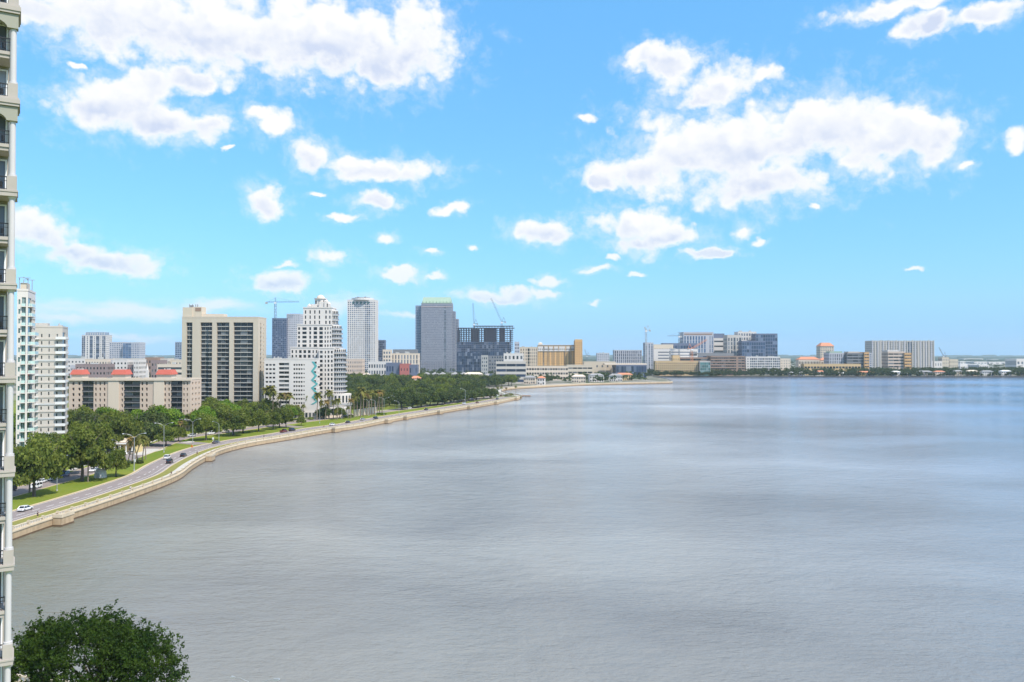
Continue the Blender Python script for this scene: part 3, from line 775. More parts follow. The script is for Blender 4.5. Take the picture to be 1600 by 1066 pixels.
# beige slab tower, D 548
D = 548
b = tower('apartment_tower', 'tall beige slab tower with four dark glazed bays and a stepped penthouse', 284, 403.5, 497, D, 18, 22,
          [('W', 17), ('B', 22, 1, -1.1), ('B', 34, 1, -1.2), ('W', 75), ('B', 74, 2, -1.1), ('B', 34, 1, 0.5), ('W', 40), ('B', 74, 2, -1.1), ('B', 44, 1, -.9), ('W', 38), ('B', 182, 3, -1.1), ('W', 24)],
          BEIGE, G_DARK, trim=BEIGE, indiv=True, t=1.7, head=3.0, rail=mat('pale balcony screen', (0.34, 0.34, 0.33), .5), slabm=GREYL, slab_h=.3,
          side=[('W', .5), ('B', .35, 1, .5), ('W', .8), ('w', .5, 1, .5, .5), ('W', .6)])
for o in list(KIDS[b.root.name]):
    if o.name.startswith('railing'): o.scale.z = .28
w, h = b.w, b.h; ux = lambda p: X(p, D) - X(284, D)
q = MB(); q.box(ux(284), 1, h + .13, ux(299), 10, h + 7.2); q.build('penthouse', BEIGE_L, b.root)
q = MB(); q.box(ux(299), 2, h + .13, ux(313), 10, h + 7.6); q.build('penthouse', BEIGE_L, b.root)
q = MB(); q.box(ux(303), 1.9, h + 4.6, ux(312), 2.0, h + 7.0); q.build('louvre_panel', BROWN, b.root)
q = MB(); q.box(ux(313), 3, h + .13, ux(347), 10, h + 2.9); q.build('penthouse', CREAM, b.root)
q = MB()
for p in (292, 297, 302, 305): q.cyl(ux(p), 4, h + 7, h + 9.4, .25, n=6)
q.cyl(ux(295), 5, h + 7.2, h + 8.8, 1.2, n=10); q.build('roof_unit', GREYD, b.root)
b.finish()

# white stepped residence, D 560-590
D = 546
b = tower('apartment_wing', 'white eleven storey wing with a teal zigzag at the foot of the stepped white tower', 413, 495, 562.5, D, 9, 13,
          [('w', 26, 3, .72, .42), ('W', 8), ('B', 25, 2, -.2), ('W', 10), ('w', 24, 4, .72, .42), ('w', 6, 1, .5, .3), ('W', 26)],
          WHITE, G_DARK, indiv=True, t=.6, head=2.0, rail=WHITE, slabm=WHITE, side=[('w', 1, 4, .5, .45)])
ux = lambda p: X(p, D) - X(413, D); h = b.h
zzg = [(487, 565), (492, 572), (486, 580), (492, 587), (486, 594), (494, 600), (486, 606), (493, 614), (487, 621), (494, 627), (486, 632)]
for k in range(len(zzg) - 1):
    (a, ya), (c, yc) = zzg[k], zzg[k + 1]
    za, zb = Z(ya, D) - GZ, Z(yc, D) - GZ
    q = MB(); q.pts([(ux(a), -.16, za), (ux(a) + 1.6, -.16, za), (ux(c) + 1.6, -.16, zb), (ux(c), -.16, zb), (ux(a), -.02, za), (ux(a) + 1.6, -.02, za), (ux(c) + 1.6, -.02, zb), (ux(c), -.02, zb)],
              [(0, 1, 2, 3)[::-1], (4, 5, 6, 7), (0, 4, 5, 1), (1, 5, 6, 2), (2, 6, 7, 3), (3, 7, 4, 0)])
    q.build('zigzag_panel', TEALP, b.root)
    q = MB(); q.box(ux(a) + 2.0, -.1, za - 1.3, ux(a) + 3.4, -.02, za - .1); q.build('window', G_DARK, b.root)
q = MB(); q.box(ux(448), -.6, 0, ux(495), -.01, 4.2); q.build('portico', WHITE, b.root)
for i in range(8):
    q = MB(); x = ux(450 + i * 5.6); q.box(x, -.7, .4, x + 1.4, -.61, 3.6); q.build('window', G_DARK, b.root)
roofbits(b, 5, 2.0, 9); b.finish()

D = 564
def stepped():
    x0 = X(452, D); b = Bld('apartment_tower', 'white stepped residential tower crowned by a small domed lantern', x0, D, 0, WHITE, G_DARK, WHITE)
    u = lambda p: X(p, D) - x0; z = lambda py: Z(py, D) - GZ
    t = .4
    def tier(pa, pb, ya, yb, y0, dep, nfl, segs, cyl=None):
        xa, xb = u(pa), u(pb); za, zb = z(ya), z(yb)
        b.body(xa + t, y0 + t, za, xb - t, y0 + dep, zb - .1, 'core')
        T = lambda *a: a
        q = MB()
        b.facade(xa, y0 + t, 0, xb - xa, za, zb, nfl, segs, t, True, 0, .9)
        b.facade(xb - t, y0 + t, math.pi / 2, dep - t, za, zb, nfl, [('w', 1, 4, .5, .55)], t, True, 0, .9)
        b.acc('roof', M_ROOF).box(xa, y0, zb, xb, y0 + dep, zb + .15)
        q.box(xa - .25, y0 - .25, zb + .151, xb + .25, y0 + .2, zb + .8); q.box(xb - .2, y0 + .205, zb + .151, xb + .25, y0 + dep, zb + .8); q.build('parapet', WHITE, b.root)
    tier(498, 521, 652, 545, 0, 22, 15, [('w', 1.0, 1, .55, .6), ('w', .6, 1, .4, .6), ('w', 1.3, 2, .55, .6)])
    tier(452, 521, 612, 544, 3, 20, 9, [('w', 1.2, 2, .4, .6), ('w', 2.1, 3, .6, .62), ('w', 1.6, 3, .38, .6), ('w', 2.0, 2, .6, .65)])
    tier(461, 516, 543.8, 508, 5, 18, 5, [('w', .7, 1, .5, .6), ('w', 1.2, 1, .62, .6), ('w', .8, 1, .4, .7), ('w', 2.0, 2, .62, .7), ('w', 1.4, 3, .5, .6)])
    tier(470, 515, 507.6, 481, 6, 15, 3, [('w', 3.2, 4, .28, .65), ('W', .4), ('w', 1.3, 2, .4, .6)])
    # round bays on the right with balconies
    b.rounded(u(521), 9, 6.6, 0, z(545), 14, 13, R(-115), R(50), slab=1.1, rail=STEEL)
    b.rounded(u(514), 12, 6.0, z(544), z(508), 5, 11, R(-115), R(50), slab=1.0, rail=STEEL)
    b.rounded(u(510), 13, 5.2, z(508), z(484), 3, 9, R(-115), R(50), slab=.7, rail=STEEL)
    # podium
    b.rounded(u(529), 4, 8.0, 0, z(612) - 1.5, 2, 9, R(-125), R(40), slab=.6, hs=.6, ws=.45)
    # crown
    cx = u(494); y = 13
    q = MB(); q.cyl(cx - 4, y, z(481) + .16, z(474), 4.2, n=8, a0=R(22.5)); q.cyl(cx + 1.6, y, z(481) + .16, z(470), 4.6, n=8, a0=R(22.5)); q.build('crown_base', WHITE, b.root)
    q = MB(); q.cyl(cx, y, z(474) - 1, z(465.4), 4.1, n=8, a0=R(22.5)); q.build('lantern', WHITE, b.root)
    for i in range(8):
        a = R(-90) + R(45) * i; rr = 4.1 * math.cos(R(22.5)) + .06
        o = b.inst('lantern_window', None, 1.1, 2.2, .1, G_DARK, (cx + rr * math.cos(a), y + rr * math.sin(a), z(474) + .2), a + math.pi / 2)
    q = MB(); q.cyl(cx, y, z(465.4), z(464.6), 4.7, n=16); q.build('lantern_cornice', WHITE, b.root)
    q = MB()
    for i in range(5):
        a0, a1 = i / 5 * math.pi / 2, (i + 1) / 5 * math.pi / 2; zz = z(464.6)
        q.cyl(cx, y, zz + 2.6 * math.sin(a0), zz + 2.6 * math.sin(a1), 2.9 * math.cos(a0), max(2.9 * math.cos(a1), .15), n=16)
    q.build('dome', CREAM, b.root)
    for px, hh in ((478, 2.0), (509, 3.4), (505, 5.0)):
        q = MB(); q.box(u(px) - 1.2, 8, z(481) + .16, u(px) + 1.2, 10.4, z(481) + hh); q.cyl(u(px), 9.2, z(481) + hh, z(481) + hh + 1.4, 1.4, .1, n=8); q.build('pinnacle', WHITE, b.root)
    # entrance arches
    for i in range(4):
        q = MB(); x = u(529) + (i - 1) * 3.6; q.box(x - .3, -6.5, 0, x + .3, -5.9, 5.5); q.build('arch_pier', WHITE, b.root)
    q = MB(); q.box(u(529) - 4.4, -6.7, 5.5, u(529) + 8, -3.5, 6.3); q.build('portico_roof', WHITE, b.root)
    FOOT.append((x0 - 3, D - 8, u(545) + x0, D + 25)); b.finish()
stepped()
# low white garden wall by the palms and a ramp wall
for (a, c, hh, lab) in ((gp(553, 651), gp(588, 645.5), 4.2, 'white garden wall behind the row of palm trunks'), (gp(490, 655.5), gp(540, 651), 1.8, 'low cream wall in front of the stepped tower')):
    e = empty('garden_wall', lab, 'wall', (0, 0, 0)); L = [Vector(a), (Vector(a) + Vector(c)) / 2, Vector(c)]
    wallstrip('wall', L, 0, GZ - .2, GZ + hh, CREAM, e, .4); wallstrip('coping', L, -.1, GZ + hh, GZ + hh + .2, WHITE, e, .6)

# ------------------------------------------------------------------ downtown skyline
def gl(px0, px1, ytop, D, dep, nfl, nc, wall, g, label, **kw):
    kw.setdefault('head', 1.5); ws = kw.pop('ws', .6); hs = kw.pop('hs', .55); name = kw.pop('name', 'office_block')
    segs = kw.pop('segs', [('w', 1, nc, ws, hs)])
    rb = kw.pop('rb', 0)
    b = tower(name, label, px0, px1, ytop, D, dep, nfl, segs, wall, g, **kw)
    if rb: roofbits(b, rb, kw.get('rh', 4), int(px0))
    return b
BLUEG = mat('blue grey cladding', (0.25, 0.30, 0.38), .5, .04, .05)
SLATE = mat('slate blue cladding', (0.13, 0.15, 0.22), .5, .06, .05)
LILAC = mat('pale lilac concrete', (0.48, 0.47, 0.50), .8, .04, .05)

# construction tower with tower crane behind the stepped residence
b = gl(425, 447, 498, 1480, 24, 30, 8, SLATE, G_NAVY, 'unfinished blue glazed tower under a hammerhead crane', name='unfinished_tower', ws=.8, hs=.75); b.finish()
b = gl(447.5, 468.5, 491, 1490, 30, 30, 6, LILAC, G_GREY, 'grey concrete core block joined to the unfinished blue tower', name='unfinished_tower', ws=.7, hs=.3); b.finish()
b = gl(542.5, 586.5, 469, 1700, 38, 36, 14, WHITE, G_BLUE, 'white high rise with a fine grid of balconies and a rounded top', name='apartment_tower', segs=[('w', 5, 9, .55, .6), ('w', 1.6, 3, .8, .72), ('w', 1.4, 3, .5, .6)], head=3)
w, h = b.w, b.h
q = MB(); q.cyl(w / 2, 16, h + .13, h + 4.5, w * .40, n=24); q.build('penthouse', WHITE, b.root)
q = MB(); q.cyl(w / 2, 16, h + 4.5, h + 6, w * .28, n=24); q.cyl(w * .35, 12, h + 6, h + 7.5, 2.5, n=10); q.cyl(w * .6, 12, h + 6, h + 7.8, 2.2, n=10); q.build('roof_unit', GREYD, b.root)
for i in range(5):
    q = MB(); q.box(w * (.18 + i * .13), -.3, h - 8, w * (.18 + i * .13) + 4, -.01, h - 3); q.build('top_window', G_TEAL, b.root)
b.finish()
gl(587.5, 601, 532, 1750, 18, 14, 5, SLATE, G_NAVY, 'small dark blue glass box right of the white high rise', ws=.85, hs=.8).finish()
# green topped office tower
b = gl(658, 706, 474, 1905, 44, 40, 22, MAUVE, G_GREY, 'granite office tower with a sloping pale green roof', name='office_tower', segs=[('w', 36, 20, .5, .45), ('G', 3, 1), ('w', 9, 5, .5, .45)], head=4)
w, h = b.w, b.h
q = MB(); q.pts([(1, 1, h + .14), (w - 1, 1, h + .14), (w - 1, 43, h + .14), (1, 43, h + .14), (4, 10, h + 15), (w - 4, 10, h + 15), (w - 4, 34, h + 15), (4, 34, h + 15)], BOXF); q.build('roof', GREENROOF, b.root)
for i in range(9):
    x = 4 + i * (w - 8) / 8
    q = MB(); q.pts([(x - 3, -.4, h - .5), (x + 3, -.4, h - .5), (x + 3, 6, h - .5), (x - 3, 6, h - .5), (x, -.4, h + 5.5), (x, 6, h + 5.5)], [(0, 1, 4), (1, 2, 5, 4), (2, 3, 5), (3, 0, 4, 5), (3, 2, 1, 0)]); q.build('gable', GREENROOF, b.root)
q = MB(); q.box(-.4, -.5, h - 9, w + .4, -.02, h - 7.4); q.build('band', mat('pink granite', (.45, .36, .34)), b.root)
for i in range(14):
    q = MB(); x = i * w / 13; q.box(x - .7, -1.2, 0, x + .7, -.02, 26); q.build('pier', MAUVE, b.root)
b.finish()
gl(649, 658, 478, 1915, 36, 40, 5, BLUEG, G_NAVY, 'dark blue side wing on the left of the green topped tower', name='office_wing', ws=.7, hs=.6).finish()
gl(706.5, 711, 487, 1915, 30, 38, 3, MAUVE, G_NAVY, 'narrow granite wing on the right of the green topped tower', name='office_wing').finish()
gl(711.5, 716, 499, 1925, 26, 34, 3, MAUVE, G_NAVY, 'lower outer step right of the green topped tower', name='office_wing').finish()
# wide construction block: slabs, columns, core, glazed lower part
def frame_block():
    D = 1640; x0 = X(714, D); b = Bld('construction_frame', 'wide unfinished concrete frame with blue glazing on its lower floors and two cranes', x0, D, 0, GREYD, G_NAVY, SLATE)
    u = lambda p: X(p, D) - x0; z = lambda py: Z(py, D) - GZ
    cols = mat('raw concrete violet grey', (0.17, 0.16, 0.20), .9, .1)
    q = MB(); n = 0
    H0, H1, H2 = z(582), z(515), z(511.5); fh = 4.1; k = 0; zz = z(548)
    slabs = MB(); colm = MB()
    while zz < H1:
        slabs.box(0, 0, zz, u(802), 40, zz + .5)
        if zz > H1 - 1 * fh: pass
        for i in range(22):
            x = 2 + i * (u(802) - 4) / 21
            for yy in (1, 20, 38): colm.box(x - .45, yy, zz + .5, x + .45, yy + .9, zz + fh)
        zz += fh
    slabs.box(u(712), -1, zz, u(804), 41, zz + .9); slabs.box(u(740), -1, zz + fh, u(802), 41, zz + fh + .8)
    for i in range(14):
        x = u(741) + i * (u(801) - u(741)) / 13; colm.box(x - .45, 1, zz + .9, x + .45, 1.9, zz + fh)
    slabs.build('floor_slabs', cols, b.root, 'stuff'); colm.build('columns', cols, b.root, 'stuff')
    for (a, c, top) in ((735, 748, 514), (757, 775, 513), (781, 789, 512), (713.5, 717, 516), (797, 799, 515)):
        q = MB(); q.box(u(a), 8, z(583), u(c), 34, z(top)); q.build('core_wall', cols, b.root)
    b.facade(0, .4, 0, u(799), z(566), z(534), 6, [('G', 1, 26)], .5, False)
    b.body(.5, .6, z(566), u(798), 38, z(534) - .1, 'core', SLATE)
    b.facade(0, -8, 0, u(752), z(583), z(552), 7, [('G', 1, 14)], .5, False, wallname='wall')
    b.body(.1, -7.6, z(583), u(752), 20, z(552), 'podium', SLATE)
    b.body(u(752), -4, z(583), u(799), 20, z(556), 'podium', LILAC)
    b.facade(u(752), -4.01, 0, u(799) - u(752), z(583), z(556), 5, [('w', 1, 12, .5, .5)], .3, False, m=LILAC)
    b.finish(); FOOT.append((x0, D - 10, X(802, D), D + 45))
frame_block()

def lattice(q, p, r, half, n):
    """square lattice mast between two points: four chords and diagonals"""
    P, Q = Vector(p), Vector(r); d = (Q - P).normalized(); a = d.cross(Vector((0, 1, 0)));
    if a.length < .1: a = d.cross(Vector((1, 0, 0)))
    a.normalize(); c = d.cross(a)
    cs = [(1, 1), (1, -1), (-1, -1), (-1, 1)]
    th = half * .16
    for s, t in cs: o = (a * s + c * t) * half; q.tube([P + o, Q + o], th, 4)
    for i in range(n):
        A = P + (Q - P) * (i / n); B = P + (Q - P) * ((i + 1) / n)
        for k in range(4):
            s, t = cs[k], cs[(k + 1) % 4]
            o0 = (a * s[0] + c * s[1]) * half; o1 = (a * t[0] + c * t[1]) * half
            q.tube([A + o0, B + o1] if i % 2 else [A + o1, B + o0], th * .7, 3)
def crane(label, px, ybase, ytop, D, kind, jib, colr, half=1.3):
    """kind 'hammer': jib=(left px, right px); kind 'luff': jib=(tip px, tip py)"""
    x, zb, zt = X(px, D), Z(ybase, D), Z(ytop, D)
    e = empty('tower_crane', label, 'crane', (x, D, zb), 0, 'tower cranes over the building sites')
    H = zt - zb
    q = MB(); lattice(q, (0, 0, 0), (0, 0, H), half, max(5, int(H / 5))); q.build('mast', colr, e, 'stuff')
    q = MB(); q.box(-half * 1.2, -half * 1.6, H - 3.2, half * 1.2, -half * .2, H - .4); q.build('cab', WHITEP, e)
    if kind == 'hammer':
        a, c = X(jib[0], D) - x, X(jib[1], D) - x; z = H
        q = MB(); lattice(q, (a, 0, z), (c, 0, z + .6), half * .62, 16); q.build('jib', colr, e, 'stuff')
        q = MB(); lattice(q, (0, 0, z), (0, 0, z + 8), half * .5, 3); q.build('apex', colr, e, 'stuff')
        s = a if abs(a) < abs(c) else c
        q = MB(); q.box(s - 2, -1.2, z - 3.4, s + 2, 1.2, z); q.build('counterweight', GREYC, e)
        q = MB(); q.tube([(0, 0, z + 8), (a * .8, 0, z + .6)], .15, 4); q.tube([(0, 0, z + 8), (c * .8, 0, z + .9)], .15, 4); q.build('tie_cables', STEEL, e)
    else:
        tx, tz = X(jib[0], D) - x, Z(jib[1], D) - zb
        q = MB(); lattice(q, (0, 0, H), (tx, 0, tz), half * .7, 14); q.build('jib', colr, e, 'stuff')
        sg = -1 if tx > 0 else 1; sg = 1 if abs(tx) < 3 else sg
        q = MB(); q.box(min(0, sg * 8), -1.4, H - .5, max(0, sg * 8), 1.4, H + .6); q.build('counter_jib', colr, e)
        q = MB(); q.box(sg * 7 - 1.5, -1.6, H - 2.5, sg * 7 + 1.5, 1.6, H - .6); q.build('counterweight', GREYC, e)
        q = MB(); q.tube([(0, 0, H), (sg * 4, 0, H + 9)], .35, 4); q.tube([(sg * 7, 0, H + .6), (sg * 4, 0, H + 9)], .3, 4); q.build('apex', colr, e)
        q = MB(); q.tube([(sg * 4, 0, H + 9), (tx * .9, 0, H + (tz - H) * .9)], .12, 4); q.build('tie_cables', STEEL, e)
    return e
CR = mat('crane grey blue', (0.16, 0.20, 0.25), .5); CRO = mat('crane orange', (0.62, 0.25, 0.12), .5)
crane('hammerhead crane standing over the unfinished blue tower', 430, 499, 472, 1478, 'hammer', (416, 467), CR, 1.5)
crane('left luffing crane on the wide concrete frame, jib nearly upright', 740.5, 514, 506, 1650, 'luff', (739, 474), CR, 1.5)
crane('right luffing crane on the wide concrete frame, jib leaning left', 784, 512, 503, 1650, 'luff', (767, 466), CR, 1.6)
crane('crane with a short folded jib beside the white hospital block', 1009.5, 585, 516, 1500, 'luff', (1007, 511), mat('crane pale', (.42, .44, .44), .5), 1.4)
crane('small hammerhead crane behind the white hospital block', 1061, 560, 525, 1640, 'hammer', (1043, 1064), CR, 1.3)
crane('orange crane with a slanted boom in front of the glass block', 1081, 566, 545, 1505, 'luff', (1104, 531), CRO, 1.7)
crane('faint far crane at the right edge of the far shore', 1474, 570, 556, 2100, 'luff', (1467, 543), CR, 1.2)
crane('small crane right of the orange striped towers', 917, 566, 556, 2300, 'luff', (913.5, 546), CR, 1.3)

# middle distance blocks right of the green topped tower
gl(611, 654, 553, 1450, 22, 5, 9, CREAM, G_GREY, 'pale colonnaded office block left of the green topped tower', segs=[('w', 1, 9, .45, .85)], rb=4).finish()
gl(614, 652, 546.5, 1500, 12, 2, 8, GREYD, G_DARK, 'dark plant storey rising behind the pale colonnaded block', parapet=.5).finish()
gl(598, 611, 547, 1430, 16, 7, 3, CREAM, G_GREY, 'narrow plain cream block beside the small dark glass box').finish()
gl(575, 608, 566, 1250, 30, 3, 8, WHITE, G_GREY, 'low white building at the foot of the white high rise').finish()
gl(533, 566, 562, 1300, 24, 5, 12, PINK, G_GREY, 'long pink and red brick block left of the low white building', segs=[('w', 5, 7, .4, .5), ('w', 2, 3, .4, .5)]).finish()
gl(603, 624, 568, 1200, 26, 2, 5, SLATE, G_NAVY, 'low dark blue hall beside the red walled hall').finish()
gl(624.5, 639, 569.5, 1195, 26, 2, 4, REDP, G_DARK, 'low red walled hall between two dark ones', segs=[('w', 1, 3, .3, .3)]).finish()
gl(639.5, 652, 571, 1200, 20, 2, 4, SLATE, G_NAVY, 'low dark hall right of the red walled hall').finish()
for i, (a, c) in enumerate(((659, 672), (674, 684), (686, 696), (705, 716), (718, 731))):
    house(['cream gabled townhouse row directly under the green topped tower', 'second cream townhouse row under the green topped tower', 'third cream townhouse row under the green topped tower', 'cream townhouse row under the left end of the concrete frame', 'white townhouse row under the glazed podium'][i],
          X((a + c) / 2, 1230), 1240, X(c, 1230) - X(a, 1230), 14, 12, 0, CREAM, GREYROOF, 3, True, 'townhouse rows at the foot of downtown', 'townhouse_row', 3)
b = gl(752, 762, 556, 1400, 14, 6, 3, GREYC, G_GREY, 'slim grey concrete stair block under the concrete frame'); b.finish()
b = gl(775, 822, 566, 1180, 30, 4, 1, GREYL, G_NAVY, 'low curved grey parking deck with dark horizontal openings', name='parking_deck', segs=[('w', 1, 3, .97, .5)], head=.8)
b.finish()
gl(787, 818, 553, 1420, 20, 4, 6, WHITE, G_DARK, 'white block with arched dark windows behind the parking deck', segs=[('w', 1, 5, .5, .55)], rb=3).finish()
gl(804, 811.5, 535, 1500, 14, 10, 3, LILAC, G_GREY, 'slim pale tower behind the white block with arched windows').finish()
gl(812, 840, 543, 1520, 22, 9, 7, BEIGE_L, G_DARK, 'beige hotel wing left of the orange striped towers', segs=[('w', 3, 3, .3, .6), ('w', 1, 1, .8, .8), ('w', 3, 4, .35, .6)], rb=2).finish()
ORG = mat('orange stucco', (0.66, 0.40, 0.17), .85, .06, .1, streak=.05)
b = gl(840.5, 898, 540.5, 1440, 26, 14, 14, ORG, G_DARK, 'orange and white striped apartment block with tall dark recesses', name='apartment_block',
       segs=[('w', 6, 3, .35, .5), ('G', 1.3, 1), ('w', 4, 2, .35, .5), ('G', 1.2, 1), ('w', 5, 2, .35, .5), ('G', 1.0, 1), ('w', 5, 2, .35, .5), ('G', 1, 1), ('w', 7, 3, .35, .5), ('G', 1.3, 1), ('w', 5, 2, .35, .5), ('G', 1.2, 1), ('w', 5, 2, .35, .5)], trim=BROWN, head=1)
w, h = b.w, b.h
q = MB(); q.box(-.5, -1, h - 9.5, w * .88, -.37, h - 8.6); q.box(-.5, -.8, h + .9, w + .3, .3, h + 1.8); q.build('cornice', WHITE, b.root)
for (a, c) in ((.0, .145), (.175, .27), (.30, .41), (.44, .55), (.575, .74), (.77, .87), (.9, .985)):
    q = MB(); q.box(w * a, -.8, h - 8.5, w * c, -.37, h - 1.0)
    q.build('white_upper_bay', WHITE, b.root)
    for j in range(3):
        q = MB(); xx = w * a + (w * (c - a)) * (j + .5) / 3; q.box(xx - .7, -.9, h - 7, xx + .7, -.81, h - 5); q.build('window', G_DARK, b.root)
q = MB(); q.box(1, 2, h + .14, 8, 10, h + 4.2); q.cyl(4.5, 6, h + 4.2, h + 6.4, 4.6, .3, n=8); q.build('corner_turret', CREAM, b.root)
b.finish()
b = gl(898.5, 910, 533, 1425, 28, 16, 4, OCHRE, G_DARK, 'orange end tower of the striped apartment block', name='apartment_block', ws=.4, hs=.45)
q = MB(); q.box(0, 1, b.h + .2, b.w, 12, b.h + 3); q.build('penthouse', TAN, b.root); b.finish()
gl(822, 888, 573, 1330, 22, 3, 16, CREAM, G_DARK, 'low cream podium in front of the orange striped block', ws=.75, hs=.45, head=.8).finish()
gl(886, 926, 571, 1400, 22, 3, 5, BEIGE_L, G_DARK, 'low beige hall with a dark strip window right of the striped block', ws=.9, hs=.35).finish()
b = gl(912, 962, 566, 1500, 40, 2, 6, BEIGE_L, G_GREY, 'long low convention hall with a shallow pale roof', ws=.3, hs=.3); b.finish()
b = gl(962.5, 1010, 571, 1460, 40, 2, 12, SLATE, G_NAVY, 'dark blue glazed end of the low convention hall', segs=[('G', 1, 12)]); b.finish()
q = MB(); x0 = X(944, 1470); q.box(0, 0, 0, X(1010, 1470) - x0, 30, 2.6)
e = empty('canopy_roof', 'long shallow pale roof lying over the convention hall', 'roof', (x0, 1464, Z(570.4, 1464)), 0); q.build('roof_slab', CREAM, e)
q = MB(); 
for i in range(7): q.box(i * 12 + 1, 1, -15, i * 12 + 1.6, 1.6, -.01)
q.build('posts', CREAM, e, 'stuff')
gl(933, 952, 552, 2600, 30, 8, 6, LILAC, G_GREY, 'small hazy lilac office block far behind the convention hall', rb=3, name='office_block').finish()
gl(960, 1003, 547.5, 2000, 30, 7, 12, LILAC, G_NAVY, 'grey blue office block with upright fins behind the convention hall', segs=[('w', 1, 14, .55, .9)], head=1).finish()
# right hand shore: hospital group and towers
gl(1008, 1021, 536, 1640, 26, 14, 3, LILAC, G_GREY, 'tall grey ribbed end block behind the short folded crane', segs=[('w', 1, 3, .5, .9)]).finish()
gl(1021.5, 1090, 546, 1650, 40, 8, 4, WHITE, G_GREY, 'white banded hospital block with long horizontal windows', segs=[('W', 6), ('w', 18, 1, .95, .35), ('w', 2, 1, .9, .95), ('w', 42, 1, .97, .35)], head=3, name='hospital_block', rb=5).finish()
gl(1021.5, 1052, 539, 1670, 26, 2, 8, BEIGE_L, G_DARK, 'set back beige upper storeys on the white hospital block', ws=.5).finish()
gl(1036, 1090, 537, 1695, 24, 4, 12, SLATE, G_NAVY, 'dark grey floors under construction behind the hospital block', ws=.8, hs=.6).finish()
b = gl(1024, 1093, 565, 1590, 24, 5, 22, TAN, G_DARK, 'tan hospital wing with an arcade along its foot', ws=.5, hs=.65, foot=4)
for i in range(14):
    q = MB(); x = 2 + i * (b.w - 4) / 13; q.box(x - .8, -.6, 0, x + .8, -.01, 4); q.build('arcade_pier', CREAM, b.root)
b.finish()
gl(1051, 1062, 556, 1620, 14, 3, 3, TAN, G_DARK, 'small square tan tower behind the arcaded wing', ws=.3, hs=.3).finish()
gl(1093.5, 1110, 565, 1580, 20, 5, 4, GREYL, G_TEAL, 'teal glass corner of the tan hospital wing', segs=[('G', 1, 5)]).finish()
gl(1062.5, 1112, 559, 1630, 26, 5, 1, BROWN, G_DARK, 'left deck of the brown parking garage', name='parking_garage', segs=[('w', 1, 6, .97, .45)], head=.6).finish()
gl(1110.5, 1164, 557, 1615, 34, 7, 1, BROWN, G_DARK, 'brown open parking garage with seven decks', name='parking_garage', segs=[('w', 3, 12, .93, .5), ('W', .22), ('w', .8, 2, .9, .5)], head=.8).finish()
gl(1077, 1147, 552.5, 1650, 20, 2, 10, GREYD, G_NAVY, 'dark glazed link floor above the brown garage', ws=.9, hs=.5, head=.6).finish()
b = gl(1068, 1115, 519.5, 1790, 40, 9, 10, LILAC, G_BLUE, 'pale office block with vertical blue glass strips', segs=[('w', 5, 8, .6, .92), ('W', .6), ('w', 1, 2, .4, .9)], head=8, name='office_block')
q = MB(); q.box(1.5, -.3, b.h - 5.5, b.w - 3, -.01, b.h - 2.5); q.build('louvre_panel', BROWN, b.root); b.finish()
gl(1115.5, 1136, 529, 1800, 36, 7, 8, WHITE, G_DARK, 'white banded block right of the pale office block', segs=[('w', 3, 1, .97, .3), ('w', 1.1, 2, .7, .6)]).finish()
gl(1115.5, 1132, 522, 1830, 20, 2, 4, SLATE, G_NAVY, 'dark plant floors on top of the white banded block').finish()
gl(1136.5, 1159, 524, 1750, 34, 9, 5, GREYL, G_GREY, 'pale tower with arched bays left of the dark blue tower', segs=[('w', 2, 2, .5, .8), ('w', 1, 1, .7, .95), ('w', 1, 1, .4, .7), ('w', 1, 1, .7, .95)], head=5).finish()
gl(1153, 1182, 519, 1790, 30, 10, 7, WHITE, G_GREY, 'white apartment tower behind the dark blue glass tower', ws=.6, hs=.6, rb=2).finish()
gl(1159.5, 1196, 533.5, 1710, 30, 9, 7, SLATE, G_BLUE, 'lower dark blue glass tower', segs=[('w', 1, 10, .85, .8)]).finish()
gl(1181, 1215, 522, 1750, 34, 12, 8, SLATE, G_BLUE, 'tall dark blue glass tower at the end of the hospital group', segs=[('w', 1, 9, .85, .8)]).finish()
gl(1165.5, 1219, 558, 1640, 22, 7, 20, WHITE, G_GREY, 'white waterfront hotel with a grid of balconies', segs=[('w', .5, 1, .3, .5), ('w', 1, 4, .8, .7), ('W', .05), ('w', 1, 4, .8, .7), ('W', .05), ('w', 1, 4, .8, .7), ('W', .05), ('w', 1, 4, .8, .7)], rb=4).finish()
gl(1219.5, 1235, 561, 1650, 22, 6, 4, CREAM, G_GREY, 'plain cream block with a dark roof right of the white hotel', ws=.3, hs=.4).finish()
b = gl(1282, 1303, 541, 1900, 26, 11, 6, BEIGE_L, G_GREY, 'slim beige tower with a red hipped roof', ws=.5, hs=.55)
q = MB(); q.pts([(-1, -1, b.h + .14), (b.w + 1, -1, b.h + .14), (b.w + 1, 27, b.h + .14), (-1, 27, b.h + .14), (6, 9, b.h + 8), (b.w - 6, 9, b.h + 8), (b.w - 6, 17, b.h + 8), (6, 17, b.h + 8)], BOXF); q.build('roof', TERRA, b.root); b.finish()
for (a, c, y, D, lab) in ((1248, 1281, 562, 1780, 'long low building with a red tile roof left of the red topped tower'), (1282, 1296, 563, 1790, 'short red roofed wing under the red topped tower')):
    house(lab, X((a + c) / 2, D), D + 10, X(c, D) - X(a, D), 18, Z(y, D) - GZ, 0, CREAM, TERRA, 6, True, None, 'low_building', 3)
b = gl(1295.5, 1319, 552, 1740, 30, 6, 8, LILAC, G_GREY, 'grey office block with a pale green roof', segs=[('w', 1, 8, .5, .85)])
q = MB(); q.box(3, 3, b.h + .13, b.w - 3, 27, b.h + 4); q.build('penthouse', GREENROOF, b.root); b.finish()
